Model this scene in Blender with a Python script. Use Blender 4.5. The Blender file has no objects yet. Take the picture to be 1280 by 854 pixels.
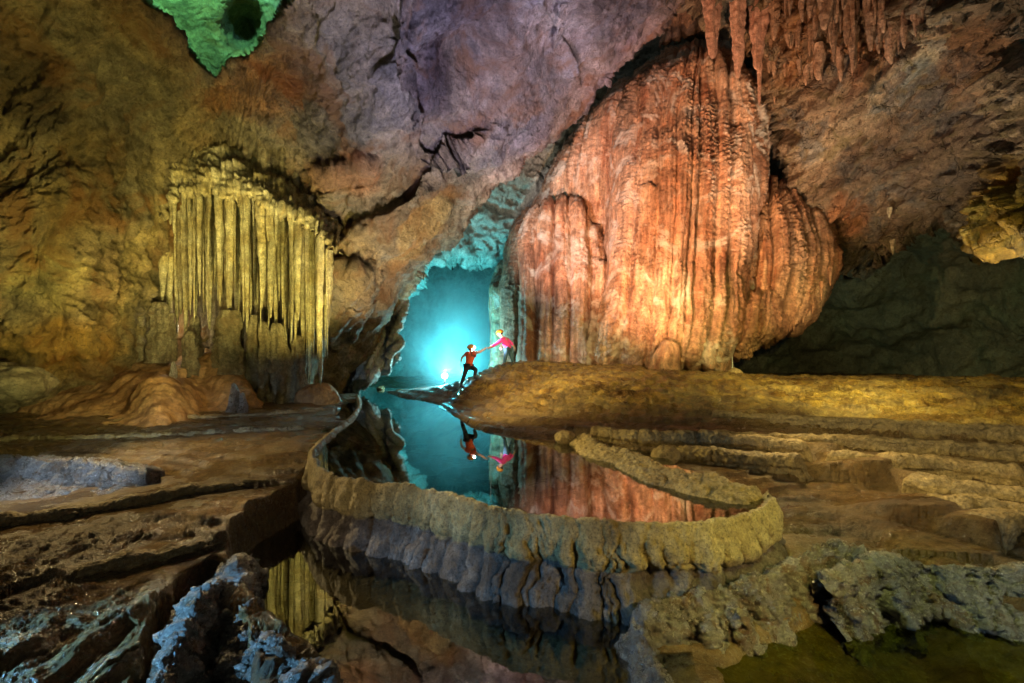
import bpy, math, random
import numpy as np
random.seed(7); rng = np.random.RandomState(11)
F, CX, HY, HC = 570.0, 640.0, 443.0, 1.85          # lens in photo pixels, optical axis, horizon line, eye height above upper pool
C = bpy.context.scene.collection
def W(px, py, Y): return np.array(((px-CX)/F*Y, Y, HC+(HY-py)/F*Y))
def G(px, py, z):
    Y = F*(HC-z)/(py-HY); return np.array(((px-CX)/F*Y, Y))

# ------------------------------------------------------------------ noise
_perm = rng.permutation(256).astype(np.int64); _perm = np.concatenate([_perm, _perm, _perm])
_g = rng.normal(size=(256, 3)); _g /= np.linalg.norm(_g, axis=1)[:, None]; _g = _g.astype(np.float32)
def perlin(x, y, z, seed=0):
    x = x+seed*17.13; y = y+seed*5.71; z = z+seed*9.37
    xi, yi, zi = np.floor(x), np.floor(y), np.floor(z)
    fx, fy, fz = (x-xi).astype(np.float32), (y-yi).astype(np.float32), (z-zi).astype(np.float32)
    xi, yi, zi = xi.astype(np.int64) & 255, yi.astype(np.int64) & 255, zi.astype(np.int64) & 255
    u, v, w = fx*fx*fx*(fx*(fx*6-15)+10), fy*fy*fy*(fy*(fy*6-15)+10), fz*fz*fz*(fz*(fz*6-15)+10)
    r = []
    for dx in (0, 1):
        a = _perm[xi+dx]
        for dy in (0, 1):
            b = _perm[a+yi+dy]
            for dz in (0, 1):
                g = _g[_perm[b+zi+dz] & 255]
                r.append(g[..., 0]*(fx-dx)+g[..., 1]*(fy-dy)+g[..., 2]*(fz-dz))
    l = lambda a, b, t: a+(b-a)*t
    return 1.4*l(l(l(r[0], r[1], w), l(r[2], r[3], w), v), l(l(r[4], r[5], w), l(r[6], r[7], w), v), u)
def fbm(P, s, o=4, gain=.5, seed=0, st=(1, 1, 1), mode=0):
    t = 0; a = 1; tot = 0
    for k in range(o):
        n = perlin(P[..., 0]*s*st[0], P[..., 1]*s*st[1], P[..., 2]*s*st[2], seed+k*3)
        if mode == 1: n = 1-2*np.abs(n)*1.3            # ridged
        if mode == 2: n = 2*np.abs(n)*1.3-.7           # billow
        t = t+a*n; tot += a; a *= gain; s *= 2.03
    return t/tot
def n1(t, seed=0): t = np.asarray(t, float); return perlin(t, t*0+.37, t*0+.11, seed)
def sm(a, b, x): t = np.clip((x-a)/(b-a), 0, 1); return t*t*(3-2*t)
def cells(s, edges):                                  # position inside irregular cells: 0..1, and the cell's index
    i = np.clip(np.searchsorted(edges, s)-1, 0, len(edges)-2)
    return (s-edges[i])/(edges[i+1]-edges[i]), i
def ribs(s, n, seed, jit=.7):                         # rounded ribs with deep creases between
    r = np.random.RandomState(seed); w = 1+jit*(r.rand(n)*2-1); e = np.concatenate([[0], np.cumsum(w)]); e /= e[-1]
    e[0] = -1e-6; e[-1] = 1+1e-6
    t, i = cells(np.clip(s, 0, 1), e); a = .45+.55*r.rand(n)
    return (np.sqrt(np.clip(1-(2*t-1)**2, 0, 1)))*a[i]

def facets(P, s, seed=0, st=(1, 1, 1), warp=.35):
    # fractured faces: each irregular cell is a small tilted plane with its own step
    q = np.stack([P[..., 0]*s*st[0], P[..., 1]*s*st[1], P[..., 2]*s*st[2]], -1)
    if warp: q = q+warp*np.stack([fbm(P, s*.9, 3, .55, seed+k) for k in (1, 2, 3)], -1)
    b = np.floor(q); best = np.full(q.shape[:-1], 1e9); res = np.zeros(q.shape[:-1])
    for dx in (-1, 0, 1):
        for dy in (-1, 0, 1):
            for dz in (-1, 0, 1):
                c = b+np.array((dx, dy, dz)); ci = c.astype(np.int64) & 255
                h = _perm[_perm[_perm[(ci[..., 0]+seed) & 255]+ci[..., 1]]+ci[..., 2]]; g = _g[h]
                v = q-(c+.5+.45*g); d = (v*v).sum(-1); m = d < best
                best[m] = d[m]; w_ = (v*_g[(h+37) & 255]).sum(-1)+_g[(h+91) & 255][..., 0]*.55; res[m] = w_[m]
    return res
# ------------------------------------------------------------------ geometry helpers
def catmull(pts, n):
    P = np.array(pts, float); P = np.vstack([2*P[0]-P[1], P, 2*P[-1]-P[-2]]); out = []
    m = len(P)-3
    for t in np.linspace(0, m-1e-6, n):
        i = int(t); f = t-i; a, b, c, d = P[i:i+4]
        out.append(.5*((2*b)+(-a+c)*f+(2*a-5*b+4*c-d)*f*f+(-a+3*b-3*c+d)*f**3))
    return np.array(out)
def polydist(X, Y, poly):                             # signed distance (+ inside) and nearest border point
    poly = np.array(poly, float); best = np.full(X.shape, 1e18); nx = np.zeros_like(X); ny = np.zeros_like(X)
    ins = np.zeros(X.shape, bool)
    for (x0, y0), (x1, y1) in zip(poly, np.roll(poly, -1, 0)):
        dx, dy = x1-x0, y1-y0; L = dx*dx+dy*dy+1e-12
        t = np.clip(((X-x0)*dx+(Y-y0)*dy)/L, 0, 1); qx, qy = x0+t*dx, y0+t*dy
        d = (X-qx)**2+(Y-qy)**2; m = d < best
        best[m] = d[m]; nx[m] = qx[m]; ny[m] = qy[m]
        c = ((y0 > Y) != (y1 > Y)) & (X < dx*(Y-y0)/(dy if dy else 1e-9)+x0); ins ^= c
    d = np.sqrt(best); return np.where(ins, d, -d), nx, ny
def rough_poly(poly, amp=3, step=6, seed=0, keep=None):
    out = []; poly = [np.array(p, float) for p in poly]
    for a, b in zip(poly, poly[1:]+poly[:1]):
        n = max(1, int(np.linalg.norm(b-a)/step))
        for k in range(n): out.append(a+(b-a)*k/n)
    P = np.array(out)
    q = np.stack([P[:, 0], P[:, 1], P[:, 0]*0], 1)
    dx = fbm(q, .05, 3, .6, seed); dy = fbm(q, .05, 3, .6, seed+5)
    return P+np.stack([dx, dy], 1)*amp*2
class RBF:
    def __init__(s, pts, k=.01):
        A = np.array(pts, float); s.p = A[:, :2]*k; s.k = k
        n = len(A); M = np.zeros((n+3, n+3)); M[:n, :n] = s.phi(s.p[:, None]-s.p[None]); M[:n, :n] += np.eye(n)*1e-3
        M[:n, n] = 1; M[:n, n+1:] = s.p; M[n, :n] = 1; M[n+1:, :n] = s.p.T
        s.w = np.linalg.solve(M, np.concatenate([A[:, 2], [0, 0, 0]]))
    def phi(s, d): r2 = (d**2).sum(-1)+1e-12; return .5*r2*np.log(r2)
    def __call__(s, x, y):
        q = np.stack([x, y], -1)*s.k; o = s.w[-3]+q[..., 0]*s.w[-2]+q[..., 1]*s.w[-1]
        for p, w in zip(s.p, s.w): o = o+w*s.phi(q-p)
        return o
def mesh_obj(name, V, faces, mat, parent=None, origin=None, smooth=True):
    V = np.asarray(V, np.float32).reshape(-1, 3)
    o0 = np.zeros(3) if origin is None else np.asarray(origin, float)
    me = bpy.data.meshes.new(name); F4 = np.asarray(faces, np.int32)
    me.vertices.add(len(V)); me.vertices.foreach_set('co', (V-o0).astype(np.float32).ravel())
    k = F4.shape[1]
    me.loops.add(F4.size); me.loops.foreach_set('vertex_index', F4.ravel())
    me.polygons.add(len(F4)); me.polygons.foreach_set('loop_start', np.arange(0, F4.size, k, dtype=np.int32))
    me.polygons.foreach_set('use_smooth', np.full(len(F4), smooth)); me.update(calc_edges=True)
    me.validate()
    if mat: me.materials.append(mat)
    ob = bpy.data.objects.new(name, me); C.objects.link(ob)
    if parent is not None:
        ob.parent = parent; ob.location = tuple(o0-np.array(parent.location))
    else: ob.location = tuple(o0)
    return ob
def gridfaces(n, m, wrap=False):
    i = np.arange(n-1)[:, None]; j = np.arange(m if wrap else m-1)[None]; j2 = (j+1) % m
    return np.stack([i*m+j, i*m+j2, (i+1)*m+j2, (i+1)*m+j], -1).reshape(-1, 4)
def normals(P):
    du = np.gradient(P, axis=1); dv = np.gradient(P, axis=0); n = np.cross(du, dv)
    return n/(np.linalg.norm(n, axis=-1, keepdims=True)+1e-9)
def sheet(name, box, step, depth, mat, poly=None, disp=None, curl=(0, 0), parent=None, origin=None, curlmask=None, tint=None):
    x0, y0, x1, y1 = box; px = np.arange(x0, x1+step, step, float); py = np.arange(y0, y1+step, step, float)
    PX, PY = np.meshgrid(px, py); keep = None
    D0 = depth(PX, PY)
    if poly is not None:
        sd, nx, ny = polydist(PX, PY, poly); keep = sd > -step*1.05
        out = sd < 0; PX = np.where(out & keep, nx, PX); PY = np.where(out & keep, ny, PY); sdc = np.clip(sd, 0, None)
        if curl[0]:
            t = np.clip(1-sdc/curl[0], 0, 1); c = curl[1]*(1-np.sqrt(np.clip(1-t*t, 0, 1)))
            if curlmask is not None: c = c*curlmask(PX, PY)
            D0 = D0+c
    P = np.stack([(PX-CX)/F*D0, D0, HC+(HY-PY)/F*D0], -1)
    if disp is not None:
        N = normals(P); N *= np.sign(-(N*(P-np.array((0, 0, HC)))).sum(-1, keepdims=True))
        P = P+N*disp(P, PX, PY)[..., None]
    n, m = PX.shape; f = gridfaces(n, m)
    if keep is not None: f = f[keep.ravel()[f].all(1)]
    f = f[:, ::-1]
    used = np.unique(f); idx = np.full(n*m, -1); idx[used] = np.arange(len(used))
    ob = mesh_obj(name, P.reshape(-1, 3)[used], idx[f], mat, parent, origin)
    if tint is not None:
        c = np.ones((n*m, 4), np.float32); c[:, :3] = tint(P, PX, PY).reshape(-1, 3); at = ob.data.attributes.new('tint', 'FLOAT_COLOR', 'POINT'); at.data.foreach_set('color', c[used].ravel())
    return ob
def blob(X, Y, x, y, rx, ry, a=0, seed=0):
    c, s_ = math.cos(math.radians(a)), math.sin(math.radians(a)); u = (X-x)*c+(Y-y)*s_; v = -(X-x)*s_+(Y-y)*c
    q = fbm(np.stack([X, Y, X*0], -1), .02, 4, .6, seed+int(x))*.9
    return sm(1.25, .6, np.sqrt((u/rx)**2+(v/ry)**2)+q)[..., None]
def tag(o, label=None, cat=None, group=None, kind=None):
    for k, v in (('label', label), ('category', cat), ('group', group), ('kind', kind)):
        if v: o[k] = v
    return o
def empty(name, loc, *a, **k):
    o = bpy.data.objects.new(name, None); C.objects.link(o); o.location = tuple(loc); o.empty_display_size = .2
    return tag(o, *a, **k)
def hanging(name, top, L, r0, mat, seed=0, parent=None, flat=1., lump=.15, taper=1., up=False, rings=None, seg=20, lean=(0, 0), tip=.03, top_r=1.):
    """stalactite (or stalagmite, up=True): rings from the root to a rounded tip"""
    n = rings or int(max(16, min(90, L/.05))); t = np.linspace(0, 1, n)
    r = r0*((1-t)**(.55*taper)*(1-tip)+tip)*(1+(top_r-1)*np.exp(-t*9)); r[-1] = r0*tip*.3
    a = np.linspace(0, 2*np.pi, seg, endpoint=False)
    T, A = np.meshgrid(t, a, indexing='ij')
    x = np.cos(A)*r[:, None]; y = np.sin(A)*r[:, None]*flat; z = (L*T if up else -L*T)
    P = np.stack([x+top[0], y+top[1], z+top[2]], -1)
    lf = 1+lump*fbm(np.stack([P[..., 0], P[..., 1], P[..., 2]*.8], -1), 1.6/max(r0, .05)*.35, 3, .6, seed)*2
    lf *= 1+lump*.16*np.sin(T*L*(13+seed%7)+3*np.sin(A*2+seed)+seed)+lump*.7*fbm(P, 5, 3, .6, seed+1, (1, 1, .5))
    lf *= 1+lump*.5*np.cos(A*5+seed+2*fbm(P, 1., 1, seed=seed))
    cx = top[0]+lean[0]*T*L+.12*r0*np.sin(T*6+seed); cy = top[1]+lean[1]*T*L
    P[..., 0] = cx+x*lf; P[..., 1] = cy+y*lf
    V = np.vstack([P.reshape(-1, 3), [[top[0], top[1], top[2]]]])
    f = gridfaces(n, seg, True)
    return mesh_obj(name, V[:-1], f if up else f[:, ::-1], mat, parent, top)
def boulder(name, c, r, mat, seed=0, parent=None, amp=.25, n=48, fs=1.):
    th = np.linspace(0, np.pi, n); ph = np.linspace(0, 2*np.pi, n*2, endpoint=False)
    T, A = np.meshgrid(th, ph, indexing='ij')
    d = np.stack([np.sin(T)*np.cos(A), np.sin(T)*np.sin(A), np.cos(T)], -1)
    q = d*np.array(r)+np.array(c)
    k = 1+amp*fbm(q, fs/max(r), 5, .55, seed, mode=0)*1.6+amp*.25*fbm(q, 4*fs/max(r), 3, .6, seed+2, mode=1)
    P = np.array(c)+d*np.array(r)*k[..., None]
    return mesh_obj(name, P, gridfaces(n, n*2, True)[:, ::-1], mat, parent, (c[0], c[1], c[2]-r[2]))

# ------------------------------------------------------------------ materials
class NT:
    def __init__(s, name):
        s.m = bpy.data.materials.new(name); s.m.use_nodes = True; s.t = s.m.node_tree; s.t.nodes.clear()
        s.out = s('OutputMaterial'); s.pos = s('NewGeometry').outputs['Position']
    def __call__(s, typ, **k):
        n = s.t.nodes.new('ShaderNode'+typ)
        for a, v in k.items(): setattr(n, a, v)
        return n
    def link(s, a, b): s.t.links.new(a, b)
    def setin(s, sock, v):
        if isinstance(v, bpy.types.NodeSocket): s.link(v, sock)
        else: sock.default_value = v
    def noise(s, scale, detail=6, rough=.55, dist=0, st=None, lac=2.):
        n = s('TexNoise'); n.inputs['Scale'].default_value = scale; n.inputs['Detail'].default_value = detail
        n.inputs['Roughness'].default_value = rough; n.inputs['Distortion'].default_value = dist; n.inputs['Lacunarity'].default_value = lac
        s.link(s.vec(st), n.inputs['Vector']); return n.outputs['Fac']
    def vec(s, st):
        if st is None: return s.pos
        m = s('Mapping'); s.link(s.pos, m.inputs['Vector']); m.inputs['Scale'].default_value = st; return m.outputs[0]
    def voro(s, scale, feat='DISTANCE_TO_EDGE', st=None, rand=1.):
        n = s('TexVoronoi', feature=feat); n.inputs['Scale'].default_value = scale; n.inputs['Randomness'].default_value = rand
        s.link(s.vec(st), n.inputs['Vector']); return n.outputs['Distance']
    def ramp(s, fac, stops, interp='LINEAR'):
        r = s('ValToRGB'); r.color_ramp.interpolation = interp; e = r.color_ramp.elements
        while len(e) < len(stops): e.new(.5)
        for el, (p, c) in zip(e, stops): el.position = p; el.color = (*c, 1) if not isinstance(c, (int, float)) else (c, c, c, 1)
        s.link(fac, r.inputs[0]); return r.outputs[0]
    def mix(s, f, a, b, mode='MIX'):
        n = s('Mix', data_type='RGBA', blend_type=mode); s.setin(n.inputs[0], f)
        for sock, v in ((n.inputs[6], a), (n.inputs[7], b)):
            if isinstance(v, tuple): v = (*v, 1)
            s.setin(sock, v)
        return n.outputs[2]
    def math(s, op, a, b=0., c=0., clamp=False):
        n = s('Math', operation=op, use_clamp=clamp); s.setin(n.inputs[0], a); s.setin(n.inputs[1], b); s.setin(n.inputs[2], c); return n.outputs[0]
    def bump(s, h, dist, strength=1., nrm=None):
        b = s('Bump'); b.inputs['Strength'].default_value = strength; b.inputs['Distance'].default_value = dist; s.link(h, b.inputs['Height'])
        if nrm is not None: s.link(nrm, b.inputs['Normal'])
        return b.outputs[0]
    def bsdf(s, col, rough=.6, nrm=None, spec=.5, **k):
        b = s('BsdfPrincipled'); s.setin(b.inputs['Base Color'], (*col, 1) if isinstance(col, tuple) else col); s.setin(b.inputs['Roughness'], rough)
        s.setin(b.inputs['Specular IOR Level'], spec)
        if nrm is not None: s.link(nrm, b.inputs['Normal'])
        for kk, v in k.items(): s.setin(b.inputs[kk.replace('_', ' ')], v)
        s.link(b.outputs[0], s.out.inputs[0]); return s.m
def rock(name, cols, scale=.5, streak=0., crack=.0, bumps=(.12, .03), rough=(.45, .8), fine=9., cdist=.6, stain=None, speck=0., ripple=0., spec=.4, tint=False):
    n = NT(name); a = n.noise(scale, 8, .6, cdist); k = len(cols)
    st = [(.28+.44*i/(k-1), c) for i, c in enumerate(cols)]
    col = n.ramp(a, st)
    b = n.noise(scale*7, 9, .68, .3)
    col = n.mix(.75, col, n.ramp(b, [(.3, .32), (.5, .8), (.7, 1.35)]), 'MULTIPLY')
    col = n.mix(.75, col, n.ramp(n.noise(fine*2.2, 7, .78, .6), [(.36, .3), (.47, .85), (.6, 1.1), (.7, 1.6)]), 'MULTIPLY')
    if streak:
        s1 = n.noise(2.2, 8, .65, .25, st=(1.6, 1.6, .12)); col = n.mix(streak, col, n.ramp(s1, [(.35, (.3, .25, .2)), (.5, (.9, .85, .8)), (.66, (1.6, 1.5, 1.35))]), 'MULTIPLY')
    if ripple:
        col = n.mix(.9, col, n.ramp(n.noise(1., 6, .6, .2, st=(1.1, 1.1, .06)), [(.36, (.72, .5, .4)), (.46, (1.05, 1., .95)), (.54, (.88, .74, .66)), (.64, (1.35, 1.4, 1.45))]), 'MULTIPLY')
    if stain:
        s2 = n.noise(scale*1.7, 6, .6, 1.2); col = n.mix(n.ramp(s2, [(.52, 0.), (.64, 1.)]), col, stain)
    if tint:
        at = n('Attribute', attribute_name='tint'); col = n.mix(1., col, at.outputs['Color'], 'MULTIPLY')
    if speck:
        s3 = n.noise(38, 3, .7); col = n.mix(n.math('MULTIPLY', n.ramp(s3, [(.56, 0.), (.64, 1.)]), speck), col, (.62, .56, .45))
    h = n.noise(fine*.28, 10, .66, .35)
    nr = n.bump(h, bumps[0]*4)
    vv = n('TexVoronoi', feature='F1'); vv.inputs['Scale'].default_value = fine*.5; vv.inputs['Detail'].default_value = 3; wn = n('TexNoise'); wn.inputs['Scale'].default_value = fine*.3; n.link(n.pos, wn.inputs['Vector']); wm = n('VectorMath', operation='MULTIPLY_ADD'); n.link(wn.outputs['Color'], wm.inputs[0]); wm.inputs[1].default_value = (1.5/fine*2,)*3; n.link(n.pos, wm.inputs[2]); n.link(wm.outputs[0], vv.inputs['Vector'])
    nr = n.bump(vv.outputs['Distance'], bumps[0]*1.2, 1., nr)
    h2 = n.noise(fine*1.7, 8, .8)
    nr = n.bump(h2, bumps[1]*4, 1., nr)
    if crack:
        vw = n('Mix', data_type='VECTOR'); 
        nn = n('TexNoise'); nn.inputs['Scale'].default_value = 1.3; nn.inputs['Detail'].default_value = 5; n.link(n.pos, nn.inputs['Vector'])
        ma = n('VectorMath', operation='MULTIPLY_ADD'); n.link(nn.outputs['Color'], ma.inputs[0]); ma.inputs[1].default_value = (1.5, 1.5, 1.5); n.link(n.pos, ma.inputs[2])
        v = n('TexVoronoi', feature='DISTANCE_TO_EDGE'); v.inputs['Scale'].default_value = .55; n.link(ma.outputs[0], v.inputs['Vector'])
        cr = n.ramp(v.outputs['Distance'], [(0, 0.), (.03, 1.)])
        col = n.mix(crack, col, n.ramp(cr, [(0, .25), (1, 1.)]), 'MULTIPLY'); nr = n.bump(cr, .1*crack, 1., nr)
    if ripple:
        w = n('TexWave', wave_type='BANDS', bands_direction='Z', wave_profile='SAW'); w.inputs['Scale'].default_value = 1.15; w.inputs['Distortion'].default_value = 9; w.inputs['Detail'].default_value = 3
        w.inputs['Detail Scale'].default_value = 1.2; n.link(n.pos, w.inputs['Vector']); nr = n.bump(w.outputs['Fac'], ripple, 1., nr)
    ro = n.ramp(n.noise(scale*5, 5), [(.35, rough[0]), (.65, rough[1])])
    return n.bsdf(col, ro, nr, spec)

M = {}
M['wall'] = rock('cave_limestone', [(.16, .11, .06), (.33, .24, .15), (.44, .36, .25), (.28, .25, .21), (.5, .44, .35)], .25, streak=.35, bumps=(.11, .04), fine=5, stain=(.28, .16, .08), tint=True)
M['rockb'] = rock('olive_limestone', [(.16, .11, .06), (.33, .25, .14), (.42, .34, .2)], .6, bumps=(.06, .03), fine=5)
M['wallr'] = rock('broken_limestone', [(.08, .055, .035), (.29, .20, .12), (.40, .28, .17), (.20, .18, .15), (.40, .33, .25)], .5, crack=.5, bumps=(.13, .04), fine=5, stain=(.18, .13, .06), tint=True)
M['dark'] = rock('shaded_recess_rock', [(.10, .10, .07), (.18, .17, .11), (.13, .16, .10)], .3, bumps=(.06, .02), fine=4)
M['pale'] = rock('pale_limestone', [(.36, .36, .30), (.6, .6, .54), (.45, .5, .44)], .4, bumps=(.06, .02), fine=4)
M['farwall'] = rock('distant_limestone', [(.25, .27, .24), (.42, .44, .4), (.34, .3, .26), (.5, .5, .46)], .12, bumps=(.05, .02), fine=1.5)
M['flow'] = rock('orange_flowstone', [(.40, .20, .12), (.60, .34, .22), (.72, .50, .36), (.55, .32, .20)], .35, streak=.75, bumps=(.04, .02), fine=7, ripple=.07, rough=(.35, .6), spec=.5, stain=(.74, .62, .52))
M['flowr'] = rock('tan_flowstone', [(.38, .20, .11), (.55, .33, .19), (.64, .46, .29)], .5, streak=.6, bumps=(.05, .02), fine=6, ripple=.035, rough=(.4, .65))
M['curtain'] = rock('yellow_calcite', [(.26, .2, .09), (.52, .44, .22), (.66, .62, .4), (.36, .27, .11)], 1.1, streak=.8, bumps=(.02, .014), fine=9, rough=(.35, .6))
M['column'] = rock('weathered_calcite', [(.20, .15, .08), (.40, .33, .19), (.52, .46, .3), (.28, .2, .11)], 1.2, streak=.6, bumps=(.05, .03), fine=9, stain=(.24, .17, .09))
M['stal'] = rock('brown_calcite', [(.16, .09, .05), (.42, .24, .14), (.54, .34, .22), (.30, .18, .10)], 1.1, streak=.4, bumps=(.04, .015), fine=7)
M['rosy'] = rock('rosy_calcite', [(.5, .25, .17), (.6, .34, .24), (.56, .28, .18)], .8, streak=.4, bumps=(.02, .01), fine=9)
M['mound'] = rock('ochre_mud_rock', [(.30, .16, .06), (.48, .27, .11), (.56, .35, .16), (.42, .25, .11)], .6, bumps=(.03, .008), fine=4, stain=(.22, .12, .05), rough=(.4, .7))
M['crust'] = rock('dark_crusted_rock', [(.08, .06, .05), (.30, .25, .2), (.44, .4, .36), (.16, .11, .08)], 2.2, bumps=(.05, .03), fine=16, speck=.9, rough=(.18, .5), spec=.9, stain=(.22, .13, .07))
M['ledge'] = rock('ledge_limestone', [(.22, .15, .07), (.46, .34, .16), (.36, .24, .10)], 1.5, bumps=(.03, .01), fine=9, speck=.25)
def ground_mat():
    n = NT('wet_cave_floor'); 
    a = n.noise(.55, 8, .62, .8, st=(.7, 1, 1)); col = n.ramp(a, [(.3, (.10, .055, .025)), (.42, (.26, .15, .06)), (.52, (.36, .24, .10)), (.62, (.22, .12, .05)), (.74, (.40, .30, .15))])
    b = n.noise(5, 9, .7, .4, st=(.6, 1.6, 1)); col = n.mix(.8, col, n.ramp(b, [(.3, .3), (.5, .85), (.7, 1.3)]), 'MULTIPLY')
    s3 = n.noise(30, 4, .75); zone = n.ramp(n.noise(.45, 4, .6), [(.42, 0.), (.56, 1.)])
    col = n.mix(n.math('MULTIPLY', n.ramp(s3, [(.53, 0.), (.61, .7)]), zone), col, (.52, .44, .30))
    sx = n('SeparateXYZ'); n.link(n.pos, sx.inputs[0]); hz = n.ramp(n.math('MULTIPLY', sx.outputs[2], 1.), [(.3, 0.), (.65, 1.)])
    pit = n.noise(3.4, 9, .74, .5, st=(1, .45, 1)); col = n.mix(hz, col, n.mix(1., col, n.ramp(pit, [(.38, (.35, .3, .25)), (.48, (.95, .95, .8)), (.56, (1.3, 1.3, .8)), (.66, (2., 1.9, 1.2))]), 'MULTIPLY'))
    col = n.mix(.7, col, n.ramp(n.noise(13, 8, .78, .5, st=(.7, 1, 1)), [(.36, .3), (.47, .85), (.6, 1.1), (.7, 1.6)]), 'MULTIPLY')
    nr = n.bump(pit, .3); nr = n.bump(n.noise(2.5, 9, .62, .4, st=(.6, 1.5, 1)), .10, 1., nr); nr = n.bump(n.noise(7, 9, .7, .5), .12, 1., nr); nr = n.bump(n.noise(24, 8, .8), .04, 1., nr)
    ro = n.ramp(n.noise(.9, 6, .6), [(.44, .1), (.58, .55)])
    return n.bsdf(col, ro, nr, .5)
M['ground'] = ground_mat()
def dam_mat():
    n = NT('rimstone_with_waterline'); sx = n('SeparateXYZ'); n.link(n.pos, sx.inputs[0])
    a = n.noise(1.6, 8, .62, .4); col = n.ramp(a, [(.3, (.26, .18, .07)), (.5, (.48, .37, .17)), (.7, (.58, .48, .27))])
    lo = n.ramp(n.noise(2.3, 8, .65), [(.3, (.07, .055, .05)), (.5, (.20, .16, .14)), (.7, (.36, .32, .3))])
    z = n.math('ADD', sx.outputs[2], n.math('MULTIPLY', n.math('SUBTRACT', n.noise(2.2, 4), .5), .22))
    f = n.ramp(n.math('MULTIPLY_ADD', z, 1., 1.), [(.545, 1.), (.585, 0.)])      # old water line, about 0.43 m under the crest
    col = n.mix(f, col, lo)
    col = n.mix(.7, col, n.ramp(n.noise(10, 8, .75), [(.3, .35), (.5, .9), (.7, 1.4)]), 'MULTIPLY'); col = n.mix(.8, col, n.ramp(n.noise(34, 6, .8, .5), [(.38, .2), (.48, .9), (.6, 1.15), (.68, 1.7)]), 'MULTIPLY')
    nr = n.bump(n.noise(7, 9, .62, .3, st=(1, 1, .6)), .07); nr = n.bump(n.noise(30, 7, .85), .05, 1., nr)
    return n.bsdf(col, .5, nr, .45)
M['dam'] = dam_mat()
def water_mat(name, tint, ior=1.45, bumpd=0.):
    n = NT(name); fr = n('Fresnel'); fr.inputs[0].default_value = ior
    g = n('BsdfGlossy'); g.inputs['Roughness'].default_value = .0; g.inputs['Color'].default_value = (.95, .97, .97, 1)
    t = n('BsdfTransparent'); t.inputs[0].default_value = (*tint, 1)
    nr = n.bump(n.noise(1.1, 2, .4), .0006+bumpd); n.link(nr, g.inputs['Normal'])
    m = n('MixShader'); n.link(fr.outputs[0], m.inputs[0]); n.link(t.outputs[0], m.inputs[1]); n.link(g.outputs[0], m.inputs[2]); n.link(m.outputs[0], n.out.inputs[0]); return n.m
M['water'] = water_mat('clear_pool_water', (.55, .62, .42), 2.3)
M['water2'] = water_mat('lower_pool_water', (.55, .52, .32), 2.8)
M['water3'] = water_mat('green_shallow_water', (.55, .6, .25), 1.2)
def plain(name, col, rough=.7, **k):
    n = NT(name); c = n.mix(.5, tuple(col), n.ramp(n.noise(30, 5, .6), [(.3, .6), (.7, 1.3)]), 'MULTIPLY'); return n.bsdf(c, rough, n.bump(n.noise(60, 4, .6), .004), **k)
def emit(name, col, s):
    n = NT(name); e = n('Emission'); e.inputs[0].default_value = (*col, 1); e.inputs[1].default_value = s; n.link(e.outputs[0], n.out.inputs[0]); return n.m

# ------------------------------------------------------------------ main wall and ceiling
def cone_field(PX, PY): return np.arctan2(PX-325, PY-60)
ARCH = [(-420, -330), (1010, -330), (930, -90), (872, -12), (842, 18), (812, 50), (770, 92), (728, 138), (700, 168), (668, 192), (640, 218), (612, 248), (596, 272), (572, 296), (545, 318), (527, 340),
        (512, 362), (500, 388), (484, 412), (470, 440), (452, 466), (440, 492), (425, 530), (300, 560), (-420, 560)]
wall_d = RBF([(-420, -330, 4), (-420, 100, 7.5), (-420, 500, 8.5), (0, -330, 8), (0, 0, 11), (0, 200, 12.3), (0, 330, 12.2), (0, 440, 13), (120, 420, 14), (100, 250, 13.2), (150, 100, 13), (130, 520, 16),
              (200, 300, 16.6), (200, 420, 17.2), (300, 120, 15.5), (300, 250, 17.8), (300, 400, 18.6), (300, 540, 19), (430, 280, 17.4), (430, 400, 18.6), (420, 530, 21.5),
              (400, 0, 12.5), (400, 120, 15), (560, 0, 12.2), (520, 170, 15.2), (600, 200, 16.8), (500, 300, 17.8), (450, 470, 21), (560, 300, 19.5), (700, 0, 13), (700, 150, 18.5), (850, 0, 17),
              (600, -330, 6.5), (900, -330, 9), (300, -330, 7.5), (490, 400, 20.5), (640, 100, 15), (760, 60, 16.5), (250, 0, 12.5), (480, 90, 13.2)])
HOLE = [(150, -140), (172, -8), (205, 20), (237, 58), (262, 98), (274, 102), (290, 76), (318, 66), (345, 35), (368, -10), (400, -140)]
def wall_depth(PX, PY):
    d = wall_d(PX, PY); sd, _, _ = polydist(PX, PY, HOLEr); d = d+3.8*sm(-1, 7, sd)
    cav = np.exp(-(((PX-308)/24)**2+((PY-34)/30)**2)**1.5); d = d+2.2*cav
    # overlapping ledges running down the diagonal of the leaning roof
    for (ax, ay, bx, by, am, wd) in ((420, 300, 600, 165, .6, 26), (395, 210, 460, 195, .5, 16), (395, 350, 450, 335, .6, 18), (520, -40, 540, 190, .45, 30), (700, -60, 740, 100, .35, 26)):
        L = math.hypot(bx-ax, by-ay); ux, uy = (bx-ax)/L, (by-ay)/L; q = fbm(np.stack([PX, PY, PX*0], -1), .018, 3, .5, int(ax))*26
        s = (PX-ax)*ux+(PY-ay)*uy; t = -(PX-ax)*uy+(PY-ay)*ux+q
        d = d-am*sm(0, 8, t)*(1-sm(8, wd*2.4, t))*sm(-30, 10, s)*(1-sm(L-10, L+30, s))
    return d
HOLEr = rough_poly(HOLE, 1.6, 6, 3)
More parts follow.
